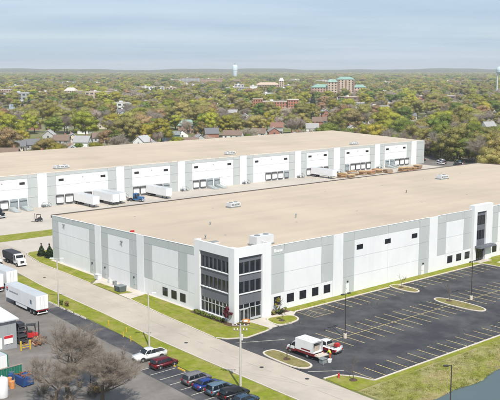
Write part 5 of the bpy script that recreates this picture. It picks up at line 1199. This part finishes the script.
# water towers
t, x, y = landmark('pale blue water tower with a dark cap on the left horizon', 'water tower', 3300, 235, 'water_tower'); t.scale = (1.25, 1.25, 1.1)
MB().lathe([(6.6, -.5), (6.6, 26), (7.4, 30), (8.2, 40), (8.2, 52), (6.0, 57), (2.0, 59)], n=24).build('tank', 'tower_blue', t, smooth=True); MB().lathe([(2.6, 57.5), (2.8, 60), (1.2, 63)], n=12).build('cap', 'roof_equipment_dark', t); MB().lathe([(8.7, 39), (8.7, 40)], n=24).build('balcony', 'aluminium', t)
t, x, y = landmark('white multi legged water tower cut by the right edge', 'water tower', 1520, 501.5, 'water_tower'); occupied.append((x, y, 14))
MB().lathe([(2, 36), (9, 39), (11.6, 43), (11.6, 48), (8.5, 51.5), (2, 53.2)], n=28).build('tank', 'tower_blue', t, smooth=True); MB().lathe([(1.2, -.5), (1.2, 38)], n=14).build('riser', 'tower_blue', t)
for k in range(6):
    a = k * PI / 3 + .3; MB().tube((9.8 * math.cos(a), 9.8 * math.sin(a), -.5), (9.8 * math.cos(a), 9.8 * math.sin(a), 43), .75, .75, 8).build('leg', 'tower_blue', t)
MB().lathe([(12.2, 42.5), (12.2, 43.3)], n=28).build('balcony', 'tower_blue', t)
# ---- ordinary town blocks further off
wl = ['brick_pink', 'stone_tan', 'render_white', 'render_grey', 'brick_orange', 'brick_brown']; wl_n = ['pale pink', 'tan', 'white', 'grey', 'orange brick', 'brown brick']
nb = 0
while nb < 60:
    d_ = rg.uniform(900, 2700); u_ = rg.uniform(-1.05, 1.05); x, y = far_at(d_, u_)
    if not free(x, y, 30): continue
    q = rg.randrange(6); w_ = rg.uniform(18, 60); h_ = rg.choice((7, 9, 12, 15))
    t = thing('building', f'{wl_n[q]} flat roofed town block ' + ('left' if u_ < -.3 else ('centre' if u_ < .3 else 'right')) + ' in the distance', 'building', (x, y, 0), FACE + rg.uniform(-.5, .5), 'flat roofed blocks of the distant town')
    block(t, -w_ / 2, w_ / 2, -8, 8, h_, wl[q], rg.choice(('flat_roof_pale', 'render_white', 'render_grey', 'stone_tan')), max(3, int(w_ / 7)), max(2, int(h_ / 4)), .6, .45); nb += 1
    occupied.append((x, y, w_ * .5)); occupied.append((x - fwd[0] * 25, y - fwd[1] * 25, 12)); occupied.append((x - fwd[0] * 50, y - fwd[1] * 50, 12)); occupied.append((x - fwd[0] * 75, y - fwd[1] * 75, 11))
# ---- houses
RC = {'roof_slate': (.16, .16, .17), 'roof_brown': (.20, .14, .11), 'roof_ash': (.34, .33, .33), 'roof_red': (.24, .13, .10), 'roof_pale': (.44, .44, .44)}
WC = {'siding_white': (.76, .76, .74), 'siding_cream': (.62, .55, .44), 'siding_blue': (.36, .43, .50), 'siding_brick': (.33, .16, .12), 'siding_grey': (.45, .45, .45)}
for k, c in {**RC, **WC}.items(): mat(k, c, .85, .08, .5)
HM = []
for w, dp, h, rh in ((10, 7.5, 3.0, 3.0), (9, 8, 5.2, 3.2), (13, 8, 3.2, 2.8)):
    wm = MB().box(-w / 2, w / 2, -dp / 2, dp / 2, -.3, h).add([(-w / 2, -dp / 2, h), (-w / 2, dp / 2, h), (-w / 2, 0, h + rh * .93)], [(0, 2, 1)]).add([(w / 2, -dp / 2, h), (w / 2, dp / 2, h), (w / 2, 0, h + rh * .93)], [(0, 1, 2)]).mesh('wall', 'siding_white')
    o_ = .5; e = dp / 2 + o_; ez = h - o_ * rh / (dp / 2)
    rm = MB().add([(-w / 2 - o_, -e, ez), (w / 2 + o_, -e, ez), (w / 2 + o_, 0, h + rh), (-w / 2 - o_, 0, h + rh), (-w / 2 - o_, -e, ez + .2), (w / 2 + o_, -e, ez + .2), (w / 2 + o_, 0, h + rh + .22), (-w / 2 - o_, 0, h + rh + .22), (-w / 2 - o_, e, ez), (w / 2 + o_, e, ez), (-w / 2 - o_, e, ez + .2), (w / 2 + o_, e, ez + .2)],
                  [(4, 5, 6, 7), (7, 6, 11, 10), (0, 3, 2, 1), (3, 8, 9, 2), (0, 1, 5, 4), (9, 8, 10, 11), (0, 4, 7, 3), (3, 7, 10, 8), (1, 2, 6, 5), (2, 9, 11, 6)]).mesh('roof', 'roof_slate')
    cm = MB().box(w * .2, w * .2 + .8, .6, 1.3, h + rh * .4, h + rh + 1.1).mesh('chimney', 'siding_brick')
    HM.append((w, dp, h, wm, rm, cm))
def house(d, u, rz, v, wall, rf, label=None, group='houses among the trees of the town'):
    x, y = far_at(d, u); w, dp, h, wm, rm, cm = HM[v]
    wn_ = {'siding_white': 'white', 'siding_cream': 'cream', 'siding_blue': 'blue grey', 'siding_brick': 'red brick', 'siding_grey': 'grey'}[wall]; rn = {'roof_slate': 'dark slate', 'roof_brown': 'brown', 'roof_ash': 'ash grey', 'roof_red': 'red brown', 'roof_pale': 'pale'}[rf]
    t = thing('house', label or f'{wn_} house with {rn} gable roof ' + ('just behind' if d < 620 else 'far beyond') + ' the warehouses, ' + ('left' if u < -.3 else ('centre' if u < .3 else 'right')), 'house', (x, y, 0), rz, group)
    o = link('wall', wm, t); omat(o, wall); r_ = link('roof', rm, t); omat(r_, rf); link('chimney', cm, r_)
    for k in range(3): piece('window', 'glass_pale', t, -w / 2 + w * (.12 + .3 * k), -w / 2 + w * (.12 + .3 * k) + 1.2, -dp / 2 - .06, -dp / 2 - .01, 1.0, 2.3)
    for s in (-1, 1): piece('window', 'glass_pale', t, min(s * w / 2 + s * .01, s * w / 2 + s * .06), max(s * w / 2 + s * .01, s * w / 2 + s * .06), -.6, .6, h - 1.9, h - .6)
    piece('door', 'frame_dark', t, w * .36, w * .36 + .9, -dp / 2 - .06, -dp / 2 - .01, 0, 2.1)
    occupied.append((x, y, 5.5)); occupied.append((x - fwd[0] * 14, y - fwd[1] * 14, 6.5)); occupied.append((x - fwd[0] * 27, y - fwd[1] * 27, 5.5))
    if d > 560: occupied.extend([(x - fwd[0] * 42, y - fwd[1] * 42, 6.0), (x - fwd[0] * 57, y - fwd[1] * 57, 5.5)])
house(505, U(143), FACE + R(62), 1, 'siding_white', 'roof_pale', 'white house with a pale pointed roof just above the far warehouse roof')
house(405, U(27), FACE + R(80), 0, 'siding_brick', 'roof_red'); house(410, U(42), FACE + R(75), 1, 'siding_white', 'roof_pale', 'white house at the left above the far warehouse roof'); house(412, U(82), FACE + R(85), 0, 'siding_grey', 'roof_ash')
house(400, U(60), FACE, 2, 'siding_white', 'roof_slate'); house(455, U(160), FACE + R(40), 0, 'siding_brick', 'roof_red'); house(470, U(152), FACE + R(90), 1, 'siding_white', 'roof_ash'); house(520, U(190), FACE, 0, 'siding_cream', 'roof_brown'); house(425, U(10), FACE, 1, 'siding_grey', 'roof_brown')
house(720, U(475), FACE + R(30), 2, 'siding_blue', 'roof_ash', 'blue grey house with pale roof near the right edge of the town'); house(640, U(488), FACE + R(20), 1, 'siding_white', 'roof_ash', 'white two storey house near the right edge above the bare trees'); house(650, U(462), FACE, 0, 'siding_grey', 'roof_brown'); house(660, U(448), FACE + R(90), 2, 'siding_cream', 'roof_brown')
house(900, U(384), FACE, 2, 'siding_white', 'roof_ash'); house(930, U(366), FACE + R(20), 2, 'siding_white', 'roof_slate'); house(990, U(350), FACE, 0, 'siding_white', 'roof_ash'); house(1050, U(358), FACE, 2, 'siding_grey', 'roof_slate'); house(720, U(440), FACE, 0, 'siding_cream', 'roof_ash')
house(620, U(312), FACE, 1, 'siding_white', 'roof_ash'); house(560, U(352), FACE, 0, 'siding_blue', 'roof_ash'); house(565, U(360), FACE, 1, 'siding_white', 'roof_slate')
def d0(xp): return 351 + .394 * min(max(xp, 0), 325) if xp < 325 else 479 - .48 * (xp - 325)   # how far out the far roof's back edge is
xp = -6.0
while xp < 430:                                        # first row of houses showing over the far roof
    if not 128 < xp < 158:
        d_ = d0(xp) * rg.uniform(1.27, 1.55)
        if not blocked(*far_at(d_, U(xp)), 8) and free(*far_at(d_, U(xp)), 5): house(d_, U(xp), FACE + rg.choice((0, PI / 2)) + rg.uniform(-.3, .3), rg.randrange(3), rg.choice(['siding_white', 'siding_white', 'siding_cream', 'siding_grey', 'siding_grey', 'siding_brick']), rg.choice(['roof_ash', 'roof_pale', 'roof_slate', 'roof_brown', 'roof_brown']))
    xp += rg.uniform(8, 20)
n_h = 0
while n_h < 110:
    d = 380 + 1100 * rg.random() ** 1.15; u = rg.uniform(-1.08, 1.08); x, y = far_at(d, u)
    if blocked(x, y, 14) or not free(x, y, 11): continue
    house(d, u, FACE + rg.choice((0, PI / 2)) + rg.uniform(-.3, .3), rg.randrange(3), rg.choice(list(WC) + ['siding_white']), rg.choice(list(RC) + ['roof_ash', 'roof_pale'])); n_h += 1
# ---- town trees
def pick_kind(u, d):
    r_ = rg.random(); right = u > .25
    w = dict(lime=.25, olive=.28, green=.07, bare=.33, rust=.05, conifer=.02)
    if right: w = dict(lime=.19, olive=.21, green=.08, bare=.47, rust=.03, conifer=.02)
    if d > 1500: w = dict(lime=.10, olive=.32, green=.14, bare=.37, rust=.04, conifer=.03)
    for k, p in w.items():
        r_ -= p
        if r_ < 0: return k
    return 'olive'
pts = []
d = 372.0
while d < 6800:
    sp = 13.5 if d < 900 else (15.5 if d < 2500 else 27.0)
    n = int(2 * 1.1 * .2976 * d / sp)
    for i in range(n):
        u = -1.1 + 2.2 * (i + rg.uniform(0, 1)) / n; dd = d + rg.uniform(-.5, .5) * sp; x, y = far_at(dd, u)
        cl = math.sin(x * .021 + 1.3 * math.sin(y * .017)) + math.sin(y * .026 - x * .006)
        if rg.random() > (.70 + .20 * cl): continue
        if blocked(x, y, 7) or not free(x, y, 2.6): continue
        k = pick_kind(u, dd); h = 9 + 10 * rg.random() ** 1.15 if k != 'conifer' else rg.uniform(11, 19)
        q_ = dd / d0(250 + 250 * u)
        if q_ < 1.24 and u < .72:
            if rg.random() < .3: continue
            h = rg.uniform(6, 13)
        elif dd < 720: h = rg.uniform(10, 20) if k != 'conifer' else rg.uniform(12, 20)
        if dd < 1200 and not free(x, y, h * .26): continue
        pts.append((dd, u, x, y, k, h * (1.0 if dd < 2500 else 1.25), rg.uniform(0, 2 * PI), rg.uniform(.95, 1.35) * (1.0 if dd < 2500 else 1.6)))
    d += sp * .92
# belt of trees to the right of the small car park and beyond the near warehouse's east end
for k in range(210):
    x, y = rg.uniform(255, 345), rg.uniform(40, 235)
    if blocked(x, y, 2): continue
    dd = (x - CX) * fwd[0] + (y - CY) * fwd[1]; u = ((x - CX) * rgt[0] + (y - CY) * rgt[1]) / (.2976 * (dd * .988 + 7.4))
    if not -.1 < u < 1.15 or (x < 268 and 100 < y < 180) or (x < 262 and y > 95): continue
    pts.append((dd, u, x, y, rg.choice(['green', 'olive', 'bare', 'bare', 'bare', 'olive', 'lime']), rg.uniform(9, 18.5), rg.uniform(0, 6.28), rg.uniform(.95, 1.3)))
pts.sort(key=lambda p: p[0] / p[5])
KN = dict(lime='bright yellow green spring tree', olive='olive green tree in early leaf', green='fresh green leafy tree', bare='bare grey brown tree', rust='rusty orange budding tree', conifer='dark green conifer')
near_t = [p for p in pts if abs(p[1]) < 1.04][:300]; ids = set(id(p) for p in near_t); rest = [p for p in pts if id(p) not in ids]
for i, (dd, u, x, y, k, h, a, sx) in enumerate(near_t):
    zone = 'on the left behind the far warehouse' if u < -.3 else ('behind the middle of the far warehouse' if u < .35 else 'on the right beyond the small car park')
    tree(k, (x, y, 0), h, a, f'{KN[k]} {zone}', f'{k} trees {zone}', sx=sx, v=i)
# all the trees further off: one wood
pc = bpy.data.collections.new('woods_prototypes')
order = [('lime', 0), ('lime', 2), ('olive', 1), ('olive', 2), ('olive', 4), ('green', 3), ('bare', 0), ('bare', 1), ('rust', 3), ('conifer', 0)]
for i, (k, v) in enumerate(order):
    lib = BARE if k == 'bare' else (CON if k == 'conifer' else PROTO)
    po = bpy.data.objects.new(f'woods_{i:02d}', lib[v][0]); pc.objects.link(po); omat(po, 'leaf_' + k)
by = {}
for i, (k, v) in enumerate(order): by.setdefault(k, []).append(i)
me = bpy.data.meshes.new('distant_woods'); me.from_pydata([(p[2], p[3], 0) for p in rest], [], [])
for nm, ty, val in (('kind', 'INT', [rg.choice(by[p[4]]) for p in rest]), ('rot', 'FLOAT', [p[6] for p in rest])):
    a = me.attributes.new(nm, ty, 'POINT'); a.data.foreach_set('value', val)
a = me.attributes.new('scl', 'FLOAT_VECTOR', 'POINT')
a.data.foreach_set('vector', np.array([(p[5] / 12 * p[7], p[5] / 12 * p[7], p[5] / 12) for p in rest], float).reshape(-1))
wo_ = link('distant_woods', me); wo_['kind'] = 'stuff'; wo_['label'] = 'mass of spring trees covering the town out to the horizon'; wo_['category'] = 'woods'
ng = bpy.data.node_groups.new('woods', 'GeometryNodeTree')
ng.interface.new_socket('Geometry', in_out='INPUT', socket_type='NodeSocketGeometry'); ng.interface.new_socket('Geometry', in_out='OUTPUT', socket_type='NodeSocketGeometry')
gi = ng.nodes.new('NodeGroupInput'); go = ng.nodes.new('NodeGroupOutput')
ci = ng.nodes.new('GeometryNodeCollectionInfo'); ci.inputs['Collection'].default_value = pc; ci.inputs['Separate Children'].default_value = True; ci.inputs['Reset Children'].default_value = True
ip = ng.nodes.new('GeometryNodeInstanceOnPoints'); ip.inputs['Pick Instance'].default_value = True
def na(nm, ty): n = ng.nodes.new('GeometryNodeInputNamedAttribute'); n.data_type = ty; n.inputs['Name'].default_value = nm; return n.outputs['Attribute']
cx_ = ng.nodes.new('ShaderNodeCombineXYZ')
ng.links.new(na('rot', 'FLOAT'), cx_.inputs['Z']); ng.links.new(gi.outputs[0], ip.inputs['Points']); ng.links.new(ci.outputs[0], ip.inputs['Instance'])
ng.links.new(na('kind', 'INT'), ip.inputs['Instance Index']); ng.links.new(cx_.outputs[0], ip.inputs['Rotation']); ng.links.new(na('scl', 'FLOAT_VECTOR'), ip.inputs['Scale']); ng.links.new(ip.outputs[0], go.inputs[0])
md = wo_.modifiers.new('woods', 'NODES'); md.node_group = ng
# brush under the trees at the right and along the town edge
def brush(name, n, fn, m, size, h, label, seed):
    r_ = np.random.default_rng(seed); lob = [fn(r_) for _ in range(n)]
    me_ = leaf_mesh(name, lob, n * 42, size, seed, zmin=.0); me_.materials.append(MAT[m]); o = link(name, me_); o['kind'] = 'stuff'; o['label'] = label; o['category'] = 'brush'
def bfn(r_):
    while True:
        x, y = r_.uniform(196, 330), r_.uniform(30, 240)
        if not blocked(x, y, 0) and x > 262 - max(0, 100 - y) * .75: break
    s = r_.uniform(1.2, 3.0); return (x, y, s * .5, s, s, s * .7)
brush('undergrowth', 420, bfn, 'leaf_olive', .7, 3, 'low tangled brush along the tree belt right of the far warehouse', 3)
# ---- hills closing the horizon
vs = []; n = 160
for j, (rad, zf) in enumerate(((7000, 0.0), (7700, .75), (8600, 1.0), (9800, 0.0))):
    for i in range(n + 1):
        a = R(49.4) + R(-60 + 120 * i / n); hh = 47 + 6 * math.sin(i * .33) + 4 * math.sin(i * .81 + 1) + 2 * math.sin(i * 1.9)
        vs.append((CX + rad * math.cos(a), CY + rad * math.sin(a), -.5 + hh * zf))
fs = [(j * (n + 1) + i, (j + 1) * (n + 1) + i, (j + 1) * (n + 1) + i + 1, j * (n + 1) + i + 1) for j in range(3) for i in range(n)]
mat('hill_wood', (0.085, 0.085, 0.045), .95, .35, .004, spec=.05)
structure(MB().add(vs, fs).build('hills', 'hill_wood', smooth=True))
# ------------------------------------------------------------------ near planting
spr = conifer_mesh('crown', 3.2, 1.05, 8, 900, .28)
for k, (x, y, s_) in enumerate([(-.2, 78.4, 1.0), (.4, 75.1, 1.1)]):
    t = thing('spruce', ['small spruce left of the pair at the building corner by the drive', 'small spruce right of the pair, closest to the warehouse corner'][k], 'spruce', (x, y, .05)); t.scale = (s_,) * 3
    c = link('crown', spr, t); spr.materials or spr.materials.append(MAT['leaf_conifer']); MB().tube((0, 0, -.2), (0, 0, 2.6), .07, .02, 6, False).build('trunk', 'bark', t)
    MB().lathe([(1.0, 0), (.9, .08), (.2, .1)], n=14).build('mulch_ring', 'mulch', t)
def shrub(x, y, r, h, kind, label, group=None, seed=0, name='shrub'):
    lob = lobes_for(500 + seed, h, r, 7, .1); me_ = leaf_mesh('foliage', lob, 420, .16 + r * .08, seed, zmin=.02); me_.materials.append(MAT['leaf_' + kind])
    t = thing(name, label, name.replace('_', ' '), (x, y, .08), 0, group); link('foliage', me_, t)
    mb = MB()
    for k in range(4): a = k * 1.57 + seed; mb.tube((0, 0, -.1), (math.cos(a) * r * .5, math.sin(a) * r * .5, h * .6), .03, .01, 5, False)
    mb.build('stems', 'bark', t)
for k in range(9): shrub(-.75 - .12 * (k % 2), 2.6 + k * 1.05, .55, .75, 'green', 'low clipped green shrub along the foot of the glass tower', 'hedge shrubs at the tower foot', k)
for k in range(6): shrub(9.9 + k * .75, .2 + .5 * (k % 2), .55, .7, ('olive', 'bare', 'green')[k % 3], 'low grey green shrub in the bed right of the tower entrance', 'shrubs right of the entrance', 20 + k)
structure(MB().prism_z(smooth_poly([(-1.5, 1.6), (0.0, 1.9), (0.0, -.1), (2.4, -.2), (3.0, -1.4), (1.2, -2.0), (-1.4, -.9)], 2), .0, .13).build('planting_bed', 'mulch'))
structure(MB().prism_z([(-1.4, 2.0), (-.05, 2.0), (-.05, 12.4), (-1.4, 12.4)], .0, .125).build('planting_bed', 'mulch')); structure(MB().prism_z([(9.4, -.3), (14.2, -.4), (13.9, 1.3), (9.4, 1.3)], .0, .125).build('planting_bed', 'mulch'))
for k in range(4): shrub(.4 + k * .55, -.75 - .25 * (k % 2), .35, .45, ('rust', 'green')[k % 2], 'small shrub in the bed below the corner pier', 'shrubs at the corner pier', 40 + k)
def young_tree(x, y, h, r, kind, label, n, leaf, seed, name='young_tree', z=.1):
    t = thing(name, label, 'young tree', (x, y, z))
    seg = branch_tree(seed, h, r, 2, 3, base=.42)
    link('trunk', seg_mesh('trunk', seg, 'bark', .015), t)
    if n:
        me_ = leaf_mesh('crown', lobes_for(seed, h, r, 8, .35), n, leaf, seed, zmin=.6); me_.materials.append(MAT['leaf_' + kind]); link('crown', me_, t)
    MB().lathe([(.65, 0), (.6, .06), (.1, .09)], n=12).build('mulch_ring', 'mulch', t)
young_tree(-.9, 1.2, 3.4, 1.1, 'maroon', 'small maroon leaved tree at the corner of the glass tower', 420, .22, 61)
young_tree(11.2, -.1, 3.3, .8, 'lime', 'small yellow green tree in front of the first office window', 240, .2, 62)
young_tree(8.6, -3.9, 2.2, .8, 'conifer', 'dark little tree in the grass island by the entrance', 260, .2, 63)
young_tree(-4.2, -34.2, 4.0, .9, 'bare', 'bare sapling on the grass at the lot corner by the hydrant', 0, .2, 64); young_tree(44.6, -16.5, 4.2, .9, 'bare', 'bare sapling on the long island in the lot', 0, .2, 65)
young_tree(45.5, -3.0, 3.4, .8, 'bare', 'bare sapling on the small island at the north row', 0, .2, 66); young_tree(-5.6, -20.5, 3.0, .8, 'bare', 'bare sapling on the dry island at the lot entrance', 0, .2, 67)
for k, (x, y) in enumerate([(-18.1, 31.8), (-18.4, 33.3)]): shrub(x, y, .7, 1.1, ('rust', 'green')[k], ['rust coloured shrub in the grass by the left street light', 'dark green shrub at the foot of the left street light'][k], None, 50 + k)
# big bare trees over the yard
def big_bare(x, y, h, seed, label, sc, twigs=7000):
    t = thing('bare_tree', label, 'tree', (x, y, 0)); t.scale = (sc, sc, sc * .92)
    seg = branch_tree(seed, h, 6, 5, 2, base=.23)
    link('trunk', seg_mesh('trunk', [s for s in seg if s[4] < 2], 'bark', .03), t); link('branches', seg_mesh('branches', [s for s in seg if s[4] >= 2], 'bark_pale', .009), t)
    g_ = random.Random(seed + 7); tips = [s for s in seg if s[4] >= 3]; mb = MB()
    for k in range(twigs):
        a, b, ra, rb, lev = tips[g_.randrange(len(tips))]
        p = a.lerp(b, g_.random()); dd_ = ((b - a).normalized() + Vector((g_.gauss(0, .75), g_.gauss(0, .75), g_.gauss(.1, .6)))).normalized(); l = g_.uniform(.25, .8)
        w_ = dd_.orthogonal().normalized() * g_.uniform(.0028, .0048); mb.add([p - w_, p + w_, p + dd_ * l], [(0, 1, 2)])
    mb.build('twigs', 'twig', t)
big_bare(-40.3, -9.3, 11.5, 901, 'large bare tree at the left of the pair over the yard', 1.5, 44000)
big_bare(-39.2, -17.6, 11.0, 907, 'large bare tree at the right of the pair over the yard', 1.46, 44000)
big_bare(-44.5, -13.5, 9.5, 911, 'bare tree at the very bottom between the two larger ones', 1.3, 28000)
def bush(x, y, seed, label, sc):
    t = thing('bare_bush', label, 'bush', (x, y, 0), 0, 'bare bushes under the trees'); t.scale = (sc,) * 3
    g_ = random.Random(seed); st = MB(); tw = MB()
    for k in range(16):
        a = g_.uniform(0, 6.28); d_ = Vector((math.cos(a) * g_.uniform(.2, .8), math.sin(a) * g_.uniform(.2, .8), 1)).normalized(); l = g_.uniform(.7, 1.5); st.tube((0, 0, -.05), d_ * l, .02, .008, 4, False)
        for q in range(26):
            p = d_ * (l * g_.uniform(.3, 1)); e_ = (d_ + Vector((g_.gauss(0, .6), g_.gauss(0, .6), g_.gauss(0, .5)))).normalized(); w_ = e_.orthogonal().normalized() * .014; tw.add([p - w_, p + w_, p + e_ * g_.uniform(.2, .6)], [(0, 1, 2)])
    st.build('stems', 'bark_pale', t); tw.build('twigs', 'twig', t)
for k in range(14):
    bush(-35.5 - 9.5 * rg.random(), -6 - 11 * rg.random(), 950 + k, 'dry brown bare bush under the big bare trees at the bottom', rg.uniform(.8, 1.5))
# ------------------------------------------------------------------ haze
hz = MB().box(-11000, 11000, -11000, 11000, -6, 96).build('haze', 'joint'); hz.data.materials.clear()
hm = bpy.data.materials.new('haze_air'); hm.use_nodes = True; hm.node_tree.nodes.clear()
ho = N(hm.node_tree, 'ShaderNodeOutputMaterial'); pv = N(hm.node_tree, 'ShaderNodeVolumePrincipled')
pv.inputs['Color'].default_value = (.95, .98, 1.0, 1); pv.inputs['Density'].default_value = 0.00011; pv.inputs['Anisotropy'].default_value = 0.0
hm.node_tree.links.new(pv.outputs[0], ho.inputs['Volume']); hz.data.materials.append(hm); hz['kind'] = 'stuff'
